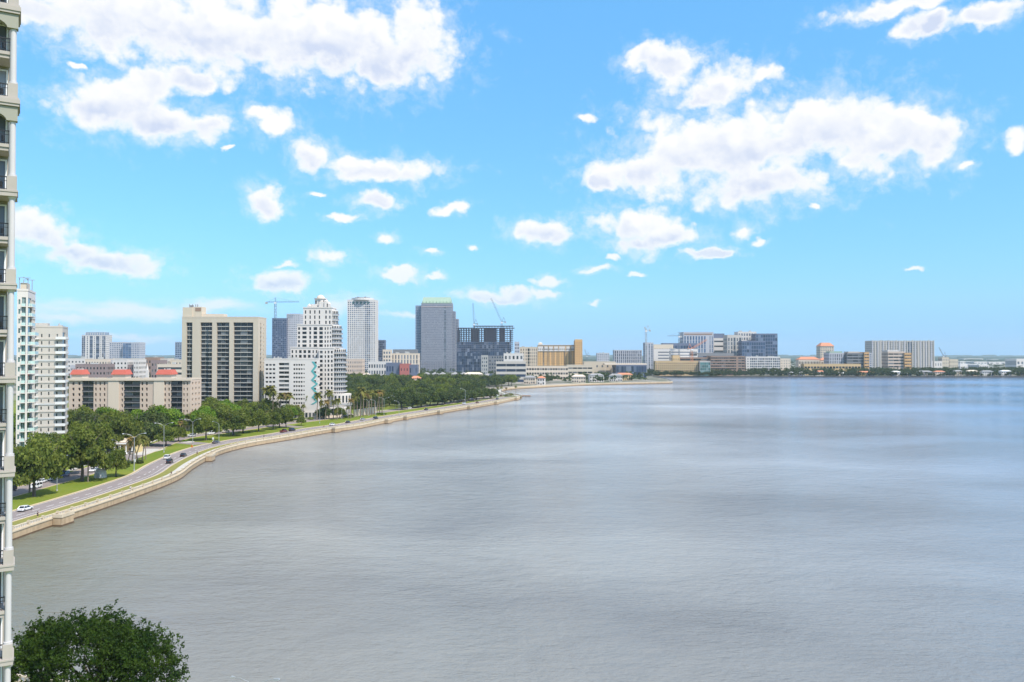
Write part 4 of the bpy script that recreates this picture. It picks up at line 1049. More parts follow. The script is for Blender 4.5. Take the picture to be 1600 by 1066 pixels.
b = gl(1323.5, 1350, 552, 1730, 34, 7, 8, GREYD, G_DARK, 'dark brown banded office block with a pale roof box', segs=[('w', 1, 3, .95, .5)], trim=BROWN)
q = MB(); q.box(4, 3, b.h + .13, b.w - 8, 27, b.h + 3.4); q.build('penthouse', GREYL, b.root); b.finish()
gl(1350.5, 1358, 551, 1725, 30, 7, 2, OCHRE, G_DARK, 'orange brick end of the dark brown office block', ws=.9, hs=.4).finish()
gl(1358.5, 1362, 552, 1850, 26, 9, 1, LILAC, G_NAVY, 'narrow blue grey tower left of the wide ribbed tower').finish()
b = gl(1363, 1459, 533, 1900, 40, 16, 30, GREYL, G_GREY, 'wide pale grey apartment tower with many vertical ribs', name='apartment_tower',
       segs=[('w', 10, 4, .45, .7), ('W', 1)] * 5 + [('G', 7, 2), ('W', 1)] + [('w', 10, 4, .45, .7), ('W', 1)] * 3, head=2, rb=3)
for i in range(24):
    q = MB(); x = i * b.w / 23; q.box(x - .9, -1.3, 0, x + .9, -.01, b.h + (1.2 if i % 3 else 2.4)); q.build('rib', GREYL if i % 2 else LILAC, b.root)
b.finish()
b = gl(1387.5, 1413, 550, 1680, 30, 7, 8, PINK, G_DARK, 'brown banded office block in front of the wide ribbed tower', segs=[('w', 1, 3, .95, .45)])
q = MB(); q.box(0, 3, b.h + .13, b.w * .7, 22, b.h + 3.4); q.build('penthouse', WHITE, b.root); b.finish()
gl(1413.5, 1424, 552, 1675, 26, 7, 3, OCHRE, G_DARK, 'orange brick end in front of the wide ribbed tower', ws=.9, hs=.4).finish()
gl(1256, 1345, 569.5, 1655, 20, 2, 18, TAN, G_DARK, 'long low tan building behind the waterfront trees', ws=.8, hs=.4).finish()
gl(1472, 1483, 559, 1950, 20, 4, 4, BEIGE_L, G_GREY, 'small beige block near the faint far crane', ws=.3).finish()
gl(1484, 1497, 562, 1960, 20, 3, 4, BEIGE_L, G_GREY, 'low beige block right of the small beige block', ws=.3).finish()
gl(1456, 1472, 565, 1900, 24, 2, 4, WHITE, G_GREY, 'low white hall just right of the ribbed tower', ws=.3).finish()
k = 0
for (a, c, y, D) in ((1506, 1536, 560.5, 5200), (1550, 1560, 561.5, 5000), (1500, 1520, 565, 3300), (1522, 1542, 565.4, 3200), (1545, 1580, 565.7, 3300), (1500, 1526, 569, 2400), (1530, 1545, 570, 2300), (1588, 1612, 561, 2600), (1290, 1320, 561, 4200), (1500, 1512, 571, 2150)):
    b = gl(a, c, y, D, 60, 1, 4, WHITE, G_GREY, ['long white warehouse roof farthest off under the right horizon', 'short white warehouse roof right of the farthest one', 'white depot roof above the waterfront trees, left of its row', 'white depot roof in the middle of its row', 'white depot roof at the right of its row', 'low white shed close behind the waterfront trees', 'second low white shed behind the waterfront trees', 'white hall cut by the right edge of the picture', 'faint pale roof left of the red topped tower', 'small pale shed beside the low white shed'][k], name='warehouse', group='white warehouses on the far flats', parapet=0, roofm=WHITEP, ws=.5, hs=.3, head=.5); k += 1; b.finish()

# left background: two towers and low blocks
b = gl(127.5, 165, 524, 2100, 34, 18, 6, WHITE, G_NAVY, 'blue glass and white tower with a recessed crown, left background', segs=[('w', 1, 2, .9, .9), ('w', 1.2, 1, .3, .6), ('w', 1, 1, .9, .95), ('w', .8, 1, .3, .6), ('w', 1.1, 1, .9, .95), ('w', .7, 1, .3, .6), ('w', 1, 2, .9, .9)], trim=SLATE, head=2, name='office_tower')
q = MB(); q.box(8, 4, b.h + .13, b.w - 5, 28, b.h + 8); q.build('crown', BLUEG, b.root)
for i in range(9):
    q = MB(); x = 8.4 + i * (b.w - 14) / 8; q.box(x - .6, 3.3, b.h + .9, x + .6, 3.99, b.h + 7); q.build('crown_fin', WHITE, b.root)
b.finish()
gl(171, 191, 535, 2000, 30, 15, 7, LILAC, G_BLUE, 'left half of the pale blue grey twin block', ws=.55, hs=.6, name='office_block').finish()
gl(191.5, 218.5, 535.5, 1990, 30, 15, 8, LILAC, G_BLUE, 'right half of the pale blue grey twin block with a glass strip', segs=[('G', 1.4, 3), ('w', 1.4, 5, .6, .6)], name='office_block').finish()
gl(273.5, 283.5, 535, 1900, 24, 14, 3, BLUEG, G_NAVY, 'narrow blue tower just left of the beige slab tower', ws=.7, hs=.6, name='office_block').finish()
lows = [(105, 133, 561, 1300, WHITE, 'pale stepped block beside the grey banded condominium', 5), (133, 168, 562, 1250, CREAM, 'cream hotel block under the blue and white tower', 8), (168, 180, 563, 1260, LILAC, 'grey link block left of the white chequered block', 3),
        (176, 224, 561, 1330, GREYL, 'long pale roofed block behind the white chequered block', 10), (176, 199, 563, 1180, WHITE, 'white chequered block with three columns of dark windows', 4), (209, 217, 562.5, 1170, WHITE, 'slim white block with a dark frame', 3),
        (199.5, 208.5, 571, 1175, BRICK, 'red brick block between the two white ones', 3), (118, 166, 570, 1080, BRICK, 'long low brick hall with a dark roof band', 9), (227, 246, 559.5, 1220, BROWN, 'brown brick block right of the white steeple', 4),
        (236, 250, 564, 1120, BRICK, 'red brick wing right of the white steeple', 3), (246, 262, 561, 1230, GREYL, 'pale middle block right of the brown brick block', 4), (258, 284, 563, 1240, BEIGE_L, 'beige block partly hidden by the beige slab tower', 5),
        (246, 285, 570, 1060, CREAM, 'cream banded garage left of the beige slab tower', 1), (110, 118, 572, 1090, LILAC, 'grey glazed block at the end of the brick hall', 3)]
for (a, c, y, D, m, lab, nc) in lows:
    gl(a, c, y, D, 24, 5 if m is WHITE else 4, nc, m, G_DARK, lab, ws=.45 if nc > 1 else .97, hs=.42, rb=2 if c - a > 18 else 0, trim=m, name='town_block').finish()
e = empty('church_steeple', 'small white steeple in the trees between brick blocks', 'steeple', (X(230.5, 1050), 1050, GZ))
q = MB(); q.box(-1.6, -1.6, 0, 1.6, 1.6, Z(578, 1050) - GZ); q.build('base', WHITE, e)
q = MB(); q.cyl(0, 0, Z(578, 1050) - GZ, Z(568, 1050) - GZ, 1.5, .1, n=8); q.build('spire', WHITE, e)

# houses: among the woods and on the far waterfront
HG = 'waterfront houses on the far shore'
fh = [(1236, 9, 6, 0, 'LILAC', 'GREYROOF', 'blue grey house half hidden by trees, leftmost of the far waterfront'), (1252, 10, 6, 0, 'WHITE', 'GREYROOF', 'white gabled house second along the far waterfront'), (1278, 14, 4.5, 0, 'WHITE', 'WHITEP', 'long white house with a pale roof below the red topped tower'),
      (1281, 9, 8, 16, 'PINK', 'TERRA', 'small red roofed house behind the long white house'), (1309, 12, 5, 0, 'CREAM', 'GREYROOF', 'cream house among palms on the far waterfront'),
      (1317, 7, 4.5, 0, 'WHITE', 'WHITEP', 'small white boathouse beside the cream house'), (1351, 30, 7, 4, 'TAN', 'TERRA', 'large orange roofed villa on the far waterfront'), (1357, 10, 3.4, -3, 'WHITE', 'WHITEP', 'white pavilion in front of the orange roofed villa'),
      (1399, 17, 7.5, 3, 'WHITE', 'WHITEP', 'white two storey villa with a flat pale roof right of the orange one'), (1419, 8, 5, 0, 'WHITE', 'WHITEP', 'small white house at the foot of the ribbed tower'), (1444, 26, 8, 6, 'GREYL', 'GREYROOF', 'wide grey roofed villa in front of the ribbed tower'),
      (1467, 19, 8, 0, 'CREAM', 'TERRA', 'villa with a coral roof and white walls'), (1496, 15, 9, 4, 'BEIGE_L', 'GREYROOF', 'beige villa with tall white arches'), (1518, 19, 9, 4, 'CREAM', 'CREAM', 'cream villa with a broad pale roof, near the right edge'),
      (1541, 21, 8.5, 3, 'WHITE', 'GREYROOF', 'modern white villa with a long dark window band'), (1570, 19, 9, 5, 'WHITE', 'WHITEP', 'white stepped villa with layered roofs near the right edge'), (1597, 14, 5, 0, 'TAN', 'TERRA', 'tan house cut by the right edge')]
for (px, w, h, dy, wm, rm, lab) in fh:
    D = 1580 + dy + random.uniform(-2, 10); house(lab, X(px, D), D, w, 10, h, 0, globals()[wm], globals()[rm], 2.4, wm != 'PINK', HG, 'house', 2 if h > 6 else 1)
mh = [(650, 604, 14, 7, 'PINK', 'TERRA', 'pink house with a white belvedere in the middle of the dark wood'), (646, 606, 7, 5, 'WHITE', 'WHITEP', 'small white outbuilding beside the pink house in the wood'), (740, 592, 26, 7, 'CREAM', 'CREAM', 'cream house with a broken roofline above the wood'),
      (765, 594, 17, 8, 'GREYL', 'GREYROOF', 'left of two grey gabled houses near the point'), (784, 594, 17, 8, 'GREYL', 'GREYROOF', 'right of two grey gabled houses near the point'), (573, 588, 12, 9, 'CREAM', 'CREAM', 'small cream domed house behind the palms'),
      (640, 602, 10, 5, 'WHITE', 'GREYROOF', 'white garage left of the pink house in the wood'), (828, 596, 16, 6, 'CREAM', 'GREYROOF', 'cream house beside the inner bay'), (846, 597, 10, 6, 'WHITE', 'TERRA', 'small white house with a coral roof by the inner bay'),
      (904, 594, 20, 6, 'CREAM', 'CREAM', 'pale house with a long terrace on the far promenade'), (931, 593, 22, 7, 'WHITE', 'GREYROOF', 'white gabled house right of the terrace house'), (962, 592, 20, 6, 'WHITE', 'GREYROOF', 'low white house before the dark blue hall'),
      (975, 590, 26, 6, 'TAN', 'TERRA', 'orange roofed house before the dark blue hall'), (606, 598, 12, 5, 'WHITE', 'GREYROOF', 'little white house left in the dark wood'), (588, 590, 16, 6, 'CREAM', 'GREYROOF', 'cream house right of the small domed one')]
for (px, py, w, h, wm, rm, lab) in mh:
    x, y = gp(px, py + 4, GZ); y = min(y, 1330 if px > 820 else 1200); x = X(px, y)
    house(lab, x, y, w, 11, h + (6 if px in (650, 740) else 3), R(random.uniform(-12, 12)), globals()[wm], globals()[rm], 3, True, 'houses among the trees', 'house', 2)
x, y = gp(184, 712); house('small yellow pavilion with white columns across the avenue', x - 1, y + 12, 9, 7, 4.6, 0, mat('yellow stucco', (.62, .48, .22)), CREAM, 1.6, True, None, 'pavilion')
q = MB()
for i in range(4): q.box(-4 + i * 2.5, -5.2, 0, -3.6 + i * 2.5, -4.8, 4)
e = empty('porch', 'white columned porch in front of the small yellow pavilion', 'porch', (x - 1, y + 12, GZ)); q.build('columns', WHITEP, e, 'stuff'); q = MB(); q.box(-5, -5.6, 4.01, 5, -3.6, 4.4); q.build('beam', WHITEP, e)
# pale dome shaped tent on the lawn
e = empty('tent', 'white dome shaped canvas under the spreading oak on the median', 'tent', (*gp(157, 746), GZ))
q = MB(); n = 14
for i in range(5):
    a0, a1 = i / 5 * math.pi / 2, (i + 1) / 5 * math.pi / 2
    q.cyl(0, 0, 3.4 * math.sin(a0) ** .9, 3.4 * math.sin(a1) ** .9, 2.0 * math.cos(a0) ** .7, max(2.0 * math.cos(a1) ** .7, .05), n=n)
q.build('canvas', mat('grey white canvas', (.62, .62, .60), .9, .1), e)
q = MB(); q.box(-.5, -2.1, 0, .5, -1.98, 1.7); q.build('flap', GREYC, e)

# ------------------------------------------------------------------ trees
OAK = foliage('oak leaves', (0.065, 0.098, 0.018), (0.17, 0.19, 0.034), .3)
OAKL = foliage('bright oak leaves', (0.08, 0.16, 0.014), (0.17, 0.24, 0.025), .3)
OAKD = foliage('dark oak leaves', (0.040, 0.066, 0.022), (0.10, 0.122, 0.032), .25)
FRONT = foliage('glossy dark leaves', (0.016, 0.042, 0.006), (0.055, 0.095, 0.012), .25)
PALMF = foliage('palm fronds', (0.10, 0.12, 0.03), (0.19, 0.17, 0.04), .25)
PALMD = foliage('dry palm fronds', (0.16, 0.13, 0.045), (0.24, 0.15, 0.05), .2)
WOODF = foliage('far wood leaves', (0.036, 0.058, 0.022), (0.085, 0.105, 0.034), .25)
BARK = mat('bark', (0.10, 0.08, 0.065), .95, .3, 1.5)
BARKP = mat('palm bark', (0.20, 0.16, 0.12), .95, .25, 1.2)

def crown_points(nl, rx, rz, lobes, seed, zc=0.0, flat=0.35):
    """leaf centres on the skins of many overlapping lobes on a domed crown"""
    g = np.random.default_rng(seed)
    a = g.uniform(0, 2 * np.pi, lobes); rr = np.sqrt(g.uniform(0, 1, lobes)) * .72
    lx, ly = np.cos(a) * rr, np.sin(a) * rr
    lz = np.sqrt(np.clip(1 - (rr / .95) ** 2, 0, 1)) * g.uniform(.16, .86, lobes) * .88
    lr = g.uniform(.20, .36, lobes)
    k = g.integers(0, lobes, nl); d = g.normal(size=(nl, 3)); d /= np.linalg.norm(d, axis=1)[:, None]
    d[:, 2] = np.where(d[:, 2] < -flat, -d[:, 2] * g.uniform(0, 1, nl), d[:, 2])
    r = lr[k] * g.uniform(.62, 1.10, nl) * (1 + .16 * np.sin(d[:, 0] * 9 + k) * np.cos(d[:, 1] * 8 + k))
    p = np.stack([lx[k], ly[k], lz[k]], 1) + d * r[:, None] * np.array([1, 1, .85])
    p[:, 2] = np.maximum(p[:, 2], -.12 + g.uniform(0, .1, nl))
    return p * np.array([rx, rx, rz]) + np.array([0, 0, zc]), d
def leaf_mesh(name, p, d, size, m, seed, jitter=.9):
    g = np.random.default_rng(seed); n = len(p)
    nm = d + g.normal(size=(n, 3)) * jitter; nm[:, 2] += .25; nm /= np.linalg.norm(nm, axis=1)[:, None]
    t = np.cross(nm, g.normal(size=(n, 3))); t /= np.linalg.norm(t, axis=1)[:, None]; s = np.cross(nm, t)
    sz = size * g.uniform(.6, 1.35, n)[:, None]; asp = g.uniform(.5, .85, n)[:, None]
    v = np.stack([p - t * sz, p + s * sz * asp * .9 - t * sz * .1, p + t * sz, p - s * sz * asp + t * sz * .15], 1).reshape(-1, 3)
    me = bpy.data.meshes.new(name); me.vertices.add(4 * n); me.vertices.foreach_set('co', v.astype(np.float32).ravel())
    me.loops.add(4 * n); me.loops.foreach_set('vertex_index', np.arange(4 * n, dtype=np.int32))
    me.polygons.add(n); me.polygons.foreach_set('loop_start', np.arange(0, 4 * n, 4, dtype=np.int32)); me.polygons.foreach_set('loop_total', np.full(n, 4, dtype=np.int32))
    me.materials.append(m); me.update(); me.validate(); return me
def trunk_mesh(h, r, spread, seed, limbs=7):
    g = random.Random(seed); q = MB(); k = h * .36
    q.tube([(0, 0, -.3), (.1, 0, k * .5), (0, .1, k)], [r * 1.2, r * .8, r * .7], 8)
    for i in range(limbs):
        a = 2 * math.pi * i / limbs + g.uniform(-.3, .3); s = spread * g.uniform(.45, .72); z = h * g.uniform(.62, .86)
        q.tube([(0, 0, k * .85), (math.cos(a) * s * .35, math.sin(a) * s * .35, k + (z - k) * .45), (math.cos(a) * s, math.sin(a) * s, z)], [r * .62, r * .36, r * .10], 6)
    return q.mesh('trunk', BARK)
def oak(name, H, Rc, nl, size, m, seed, lobes=26, lift=.30):
    zc = H * lift; p, d = crown_points(nl, Rc, (H - zc) * .92, lobes, seed, zc)
    return (leaf_mesh('crown', p, d, size, m, seed + 1), trunk_mesh(H, .45 if H > 8 else .3, Rc, seed))
OAKS = [oak('oak', 12, 8.5, 9000, .42, OAK, s, 30 + s % 8, .20) for s in (11, 12, 13, 14)]
OAKSB = [oak('oak', 12, 7.5, 8000, .42, OAKL, s, 24) for s in (21, 22)]
OAKSD = [oak('oak', 12, 8.0, 5000, .55, OAKD, s, 28, .12) for s in (31, 32, 33)]
def tree(name, label, meshes, x, y, s, sz=None, rz=None, group=None, cat='tree', z=GZ):
    e = empty(name, label, cat, (x, y, z), random.uniform(0, 6.28) if rz is None else rz, group)
    e.scale = (s, s, sz or s)
    for n, me in zip(('crown', 'trunk'), meshes):
        o = bpy.data.objects.new(n, me); COL.objects.link(o); kid(e, o)
    return e

# foreground tree, 90 m off: boughs of many small leafy sprays, gaps between them
def bough_tree(seed, n_b, per, R_, H0, H1, lean):
    g = np.random.default_rng(seed); P = []; D_ = []
    for i in range(n_b):
        a = g.uniform(0, 6.28); r = R_ * math.sqrt(g.uniform(0, 1)) * .93
        x, y = r * math.cos(a), r * math.sin(a)
        top = H0 + (H1 - H0) * math.sqrt(max(0, 1 - (r / R_) ** 2)) * g.uniform(.60, 1.10) + lean * x
        z = top - abs(g.normal()) * 2.6 if i % 3 else top
        z = max(z, 3.0); s = g.uniform(.7, 1.7)
        for j in range(per):
            c = np.array([x, y, z]) + g.normal(size=3) * s * np.array([.62, .62, .42])
            k = int(g.integers(10, 22)); ax = g.normal(size=3); ax[2] = abs(ax[2]) * .8 + .2; ax /= np.linalg.norm(ax)
            t = g.uniform(0, .75, k)[:, None]
            P.append(c + ax * t + g.normal(size=(k, 3)) * .10); dd = g.normal(size=(k, 3)); D_.append(dd / np.linalg.norm(dd, axis=1)[:, None])
    return np.concatenate(P), np.concatenate(D_)
p, d = bough_tree(5, 200, 24, 9.4, 5.6, 12.2, -.22)
p2 = leaf_mesh('crown', p, d, .13, FRONT, 6, 1.2)
tree('broadleaf_tree', 'large dark green tree in the foreground beside the near tower', (p2, trunk_mesh(13, .4, 8, 4, 9)), X(153, 93) , 93, 1.0, rz=0.0)

# oaks one can tell apart, from the left: (centre x, base y, top y, crown left, crown right, kind, label)
oaks = [(50, 776, 682, 14, 104, 0, 'big oak at the near end of the median, next to the near tower'),
 (130, 752, 664, 84, 172, 0, 'broad oak on the median with a palm in front of its trunk'),
 (184, 745, 695, 160, 199, 1, 'low oak right of the white canvas on the median'),
 (104, 741, 690, 66, 130, 2, 'dark oak across the far carriageway behind the double lamp'),
 (62, 745, 672, 30, 90, 0, 'oak across the far carriageway, in front of the grey banded condominium'),
 (32, 752, 688, 5, 60, 1, 'oak at the foot of the green glass condominium'),
 (152, 718, 652, 112, 178, 1, 'oak with a pale crown before the pink block, left of the pavilion'),
 (190, 705, 640, 160, 224, 0, 'full oak behind the yellow pavilion'),
 (215, 694, 634, 182, 246, 2, 'dark oak below the middle mansard of the pink block'),
 (258, 681, 630, 230, 292, 4, 'bright green tree in front of the right end of the pink block'),
 (234, 697, 652, 208, 258, 2, 'dark oak right behind the leaning palm cluster'),
 (259, 697, 661, 242, 280, 0, 'small oak with a clear trunk on the median, left of the crossing'),
 (280, 690, 664, 266, 292, 1, 'small oak right at the median crossing'),
 (320, 688, 641, 302, 348, 1, 'flat topped oak on the median just past the crossing'),
 (300, 672, 637, 282, 324, 0, 'oak across the far carriageway below the beige slab tower, left side'),
 (330, 668, 624, 306, 356, 1, 'tall oak in front of the beige slab tower, middle'),
 (362, 681, 637, 344, 392, 0, 'dense oak on the median under the beige slab tower'),
 (350, 665, 627, 334, 378, 2, 'dark oak against the foot of the beige slab tower'),
 (378, 677, 632, 362, 402, 1, 'oak second past the flat topped one'),
 (392, 664, 626, 372, 412, 0, 'oak at the right corner of the beige slab tower'),
 (403, 674.5, 638, 388, 424, 0, 'oak before the white wing, left'), (428, 671, 640, 412, 440, 1, 'oak among short palms on the median'),
 (436, 668, 630, 424, 452, 2, 'tall dark oak at the end of the shady median'), (447, 668.5, 634, 434, 461, 0, 'last big oak before the open lawn'),
 (471, 665, 648, 463, 478, 1, 'small round oak alone on the open lawn'), (505, 655, 632, 492, 520, 2, 'dark oak at the entrance of the stepped tower'),
 (412, 660, 632, 398, 430, 2, 'oak against the white wing'), (530, 654, 634, 520, 542, 1, 'oak among palms at the foot of the stepped tower'),
 (270, 664, 634, 250, 296, 1, 'pale oak behind the bright green tree'), (246, 668, 632, 226, 262, 3, 'dry looking oak below the pink block'),
 (138, 706, 640, 112, 160, 2, 'dark oak between the grey banded condominium and the pink block'), (120, 722, 655, 96, 142, 0, 'oak with a mid green crown at the left end of the pink block')]
for (cx, by, ty, l, r, kind, lab) in oaks:
    x, y = gp(cx, by); h = Z(ty, y) - GZ; wd = X(r, y) - X(l, y)
    me = (OAKS[kind % 4] if kind < 2 else OAKSD[kind % 3] if kind == 2 else OAKS[3] if kind == 3 else OAKSB[0])
    tree('oak_tree', lab, me, (x + X((l + r) / 2, y)) / 2, y, wd / 2 / 8.0, h / 11.6, group='live oaks along the avenue')
# oaks of the dark wood: front row, then ranks behind
front = [(628, 640), (644, 637.5), (658, 636.5), (672, 634.5), (684, 633), (695, 631.5), (709, 629.5), (721, 628), (733, 626.5), (744, 625), (756, 623), (766, 622.5)]
ordn = ['first', 'second', 'third', 'fourth', 'fifth', 'sixth', 'seventh', 'eighth', 'ninth', 'tenth', 'eleventh', 'last']
for i, (px, py) in enumerate(front):
    x, y = gp(px, py); h = Z(609 - .3 * i if i < 10 else 603, y) - GZ
    tree('oak_tree', f'{ordn[i]} dark oak from the palms in the roadside row by the straight seawall', OAKSD[i % 3], x, y, 1.15, h / 11.6, group='oaks in the roadside row')
def clear(x, y, r=4):
    for (a, b_, c, d_) in FOOT:
        if a - r < x < c + r and b_ - r < y < d_ + r: return False
    return True
R2 = [(p.x, p.y) for p in ROAD2]; S2 = [(p.x, p.y) for p in SHORE] + [(p.x, p.y) for p in SHORE_FAR]
def inland(x, y):
    """distance to the far carriageway and on which side"""
    best = 1e9; side = 0
    for i in range(0, len(R2) - 1, 2):
        dx, dy = x - R2[i][0], y - R2[i][1]; d2 = dx * dx + dy * dy
        if d2 < best:
            best = d2; tx, ty = R2[i + 1][0] - R2[i][0], R2[i + 1][1] - R2[i][1]; side = tx * dy - ty * dx
    return math.sqrt(best) * (1 if side > 0 else -1)
gr = random.Random(3); placed = []; WOODS, WOBJ, GARD, GOBJ = [], [], [], []
def spot(x, y, dmin):
    for (a, c) in placed:
        if (a - x) ** 2 + (c - y) ** 2 < dmin * dmin: return False
    placed.append((x, y)); return True
# wood north of the stepped tower: dark mass, each tree an object
n = 0; tries = 0
while n < 175 and tries < 20000:
    tries += 1
    y = gr.uniform(620, 1120); px = gr.uniform(536, 800); x = X(px, y); s = inland(x, y)
    if s < 9 or not clear(x, y, 6) or not spot(x, y, 12.5): continue
    WOODS.append((px, y)); T_ = tree('oak_tree', 'x', OAKSD[n % 3] if gr.random() < .75 else OAKS[n % 4], x, y, gr.uniform(.95, 1.3), gr.uniform(1.0, 1.4) + (.35 if y > 900 else 0), group='oaks of the dense wood'); WOBJ.append(T_); n += 1
# trees around the blocks on the left
n = 0; tries = 0
while n < 60 and tries < 20000:
    tries += 1
    y = gr.uniform(330, 570); px = gr.uniform(30, 540); x = X(px, y); s = inland(x, y)
    if s < 10 or s > 85 or not clear(x, y, 5) or not spot(x, y, 10.5): continue
    if px > 470 and y > 500: continue
    GARD.append((px, y)); T_ = tree('oak_tree', 'x', (OAKS + OAKSB + OAKSD)[n % 9], x, y, gr.uniform(.75, 1.05), gr.uniform(.8, 1.05) + (.42 if y > 375 and px < 420 else 0), group='garden oaks at the foot of the tall blocks'); GOBJ.append(T_); n += 1

RANK = ['first', 'second', 'third', 'fourth', 'fifth', 'sixth', 'seventh', 'eighth', 'ninth', 'tenth', 'eleventh', 'twelfth', 'thirteenth', 'fourteenth', 'fifteenth', 'sixteenth', 'seventeenth', 'eighteenth', 'nineteenth', 'twentieth'] + ['twenty-' + q for q in ('first', 'second', 'third', 'fourth', 'fifth', 'sixth', 'seventh', 'eighth', 'ninth')] + ['thirtieth'] + ['thirty-' + q for q in ('first', 'second', 'third', 'fourth', 'fifth', 'sixth', 'seventh', 'eighth', 'ninth')] + ['farther'] * 40
cols_ = {}
for (px, y), o in zip(WOODS, WOBJ):
    cols_.setdefault(min(range(len(front)), key=lambda i: abs(front[i][0] - px)) if px > 600 else -1 - int((600 - px) // 16), []).append((y, o))
PLACE = {-1: 'just right of the palm row', -2: 'right above the palm row', -3: 'above the left end of the palm row', -4: 'above the tallest palm', -5: 'beside the round podium'}
for c, L in cols_.items():
    for r, (y, o) in enumerate(sorted(L, key=lambda q: q[0])):
        o['label'] = (f'dark wood oak, {RANK[r]} one back behind the {ordn[c]} roadside oak' if c >= 0 else f'dark wood oak {PLACE.get(c, "near the stepped tower")}, {RANK[r]} one back')
LAND = [(35, 'the green glass condominium'), (80, 'the grey banded condominium'), (120, 'the left mansard of the pink block'), (183, 'the middle mansard of the pink block'), (254, 'the right mansard of the pink block'), (310, 'the left half of the beige slab tower'), (375, 'the right half of the beige slab tower'), (450, 'the white wing'), (520, 'the stepped tower')]
cols_ = {}
for (px, y), o in zip(GARD, GOBJ): cols_.setdefault(min(LAND, key=lambda q: abs(q[0] - px))[1], []).append((y, o))
for c, L in cols_.items():
    for r, (y, o) in enumerate(sorted(L, key=lambda q: q[0])): o['label'] = f'garden oak before {c}, {RANK[r]} one back'

# everything beyond reads as one canopy: one object
fp, fd = crown_points(210, 6.6, 7.2, 9, 77, 2.2); pts = []; dirs = []
g = np.random.default_rng(9); cnt = 0
def far_add(x, y, s, sz, z=GZ):
    a = g.uniform(0, 6.28); c, sn = math.cos(a), math.sin(a)
    q = fp * np.array([s, s, sz]); q = np.stack([q[:, 0] * c - q[:, 1] * sn + x, q[:, 0] * sn + q[:, 1] * c + y, q[:, 2] + z], 1)
    dd = np.stack([fd[:, 0] * c - fd[:, 1] * sn, fd[:, 0] * sn + fd[:, 1] * c, fd[:, 2]], 1)
    pts.append(q); dirs.append(dd)
tries = 0
while cnt < 1500 and tries < 40000:
    tries += 1
    y = 700 + 1700 * g.uniform() ** 1.6; px = g.uniform(60, 1012); x = X(px, y)
    if px < 536 and y < 620: continue
    if px >= 536 and y < 1120 and px < 800: continue
    if inland(x, y) < 12 or not clear(x, y, 3): continue
    if px > 800 and y < 1270:
        if min((x - a) ** 2 + (y - c) ** 2 for a, c in S2[::2]) < 26 ** 2: continue
        if y < 1060 and x > -8: continue
    far_add(x, y, g.uniform(.9, 1.4), g.uniform(1.0, 1.9)); cnt += 1
me = leaf_mesh('distant_wood', np.concatenate(pts), np.concatenate(dirs), 1.0, WOODF, 3)
link('distant_wood', me); bpy.data.objects['distant_wood']['kind'] = 'stuff'
pts, dirs = [], []
for k in range(900):                                       # waterfront planting of the far shore
    x = g.uniform(225, 1150); y0 = 1560 + (x - 420) * .02 if x > 260 else 1540
    y = y0 + 6 + 170 * g.uniform() ** 1.8
    if clear(x, y, 1.5): f_ = min(1.0, (y - y0) / 50); far_add(x, y, g.uniform(.6, .9) + .6 * f_, g.uniform(.8, 1.2) + 1.0 * f_)
for k in range(240):
    x = g.uniform(262, 1150); y0 = 1560 + (x - 420) * .02 if x > 300 else 1562
    y = y0 + g.uniform(3, 17)
    if clear(x, y, .5): far_add(x, y, g.uniform(.35, .75), g.uniform(.45, 1.15))
for k in range(700):
    y = g.uniform(1750, 5200); x = X(g.uniform(980, 1640), y)
    if clear(x, y, 5): far_add(x, y, g.uniform(1, 2.2), g.uniform(.7, 1.1))
me = leaf_mesh('waterfront_wood', np.concatenate(pts), np.concatenate(dirs), .95, WOODF, 4)
link('waterfront_wood', me); bpy.data.objects['waterfront_wood']['kind'] = 'stuff'
# the last treeline under the horizon
b = MB(); gl_ = random.Random(5)
for (D, hh) in ((4800, 9), (7500, 14), (11500, 24)):
    x = -D * .8
    while x < D * .9:
        w = D * gl_.uniform(.006, .02); h = hh * gl_.uniform(.6, 1.25)
        b.cyl(x, D + gl_.uniform(-200, 200), GZ - 1, GZ + h, w, w * .55, n=10); x += w * gl_.uniform(.5, .9)
b.build('treeline', mat('far treeline green', (0.035, 0.055, 0.03), .95, .3, .01), None, 'stuff')

# palms
def palm_meshes(seed, H, fr=26, L=2.0, dry=False, lean=0.0):
    g = random.Random(seed); q = MB(); tx = lean
    q.tube([(0, 0, -.2), (tx * .3, 0, H * .4), (tx * .7, 0, H * .75), (tx, 0, H)], [.26, .20, .18, .22], 8)
    tm = q.mesh('trunk', BARKP); q = MB()
    for i in range(fr):
        a = g.uniform(0, 6.28); e0 = g.uniform(-.5, 1.35); l = L * g.uniform(.8, 1.15); c, s = math.cos(a), math.sin(a)
        prev = None
        for k in range(5):
            t = k / 4; r = l * t * math.cos(e0 * (1 - .4 * t)); z = l * t * math.sin(e0) - .75 * l * t * t * (1.0 - e0 * .2)
            w = (.10, .34, .42, .30, .03)[k] * L / 2
            c0 = (tx + c * r, s * r, H + .1 + z)
            pr = ((c0[0] - s * w, c0[1] + c * w, c0[2] - w * .5), c0, (c0[0] + s * w, c0[1] - c * w, c0[2] - w * .5))
            if prev: q.pts(list(prev) + list(pr), [(0, 1, 4, 3), (1, 2, 5, 4)])
            prev = pr
    return (q.mesh('fronds', PALMD if dry else PALMF), tm)
PALMS = [palm_meshes(s, 10, 42, 2.1, s == 3, (0, .4, -.5, 1.0, 0)[s]) for s in range(5)]
LEAN = [palm_meshes(20 + s, 10, 46, 2.7, s == 1, (2.6, -2.8, 1.4)[s]) for s in range(3)]
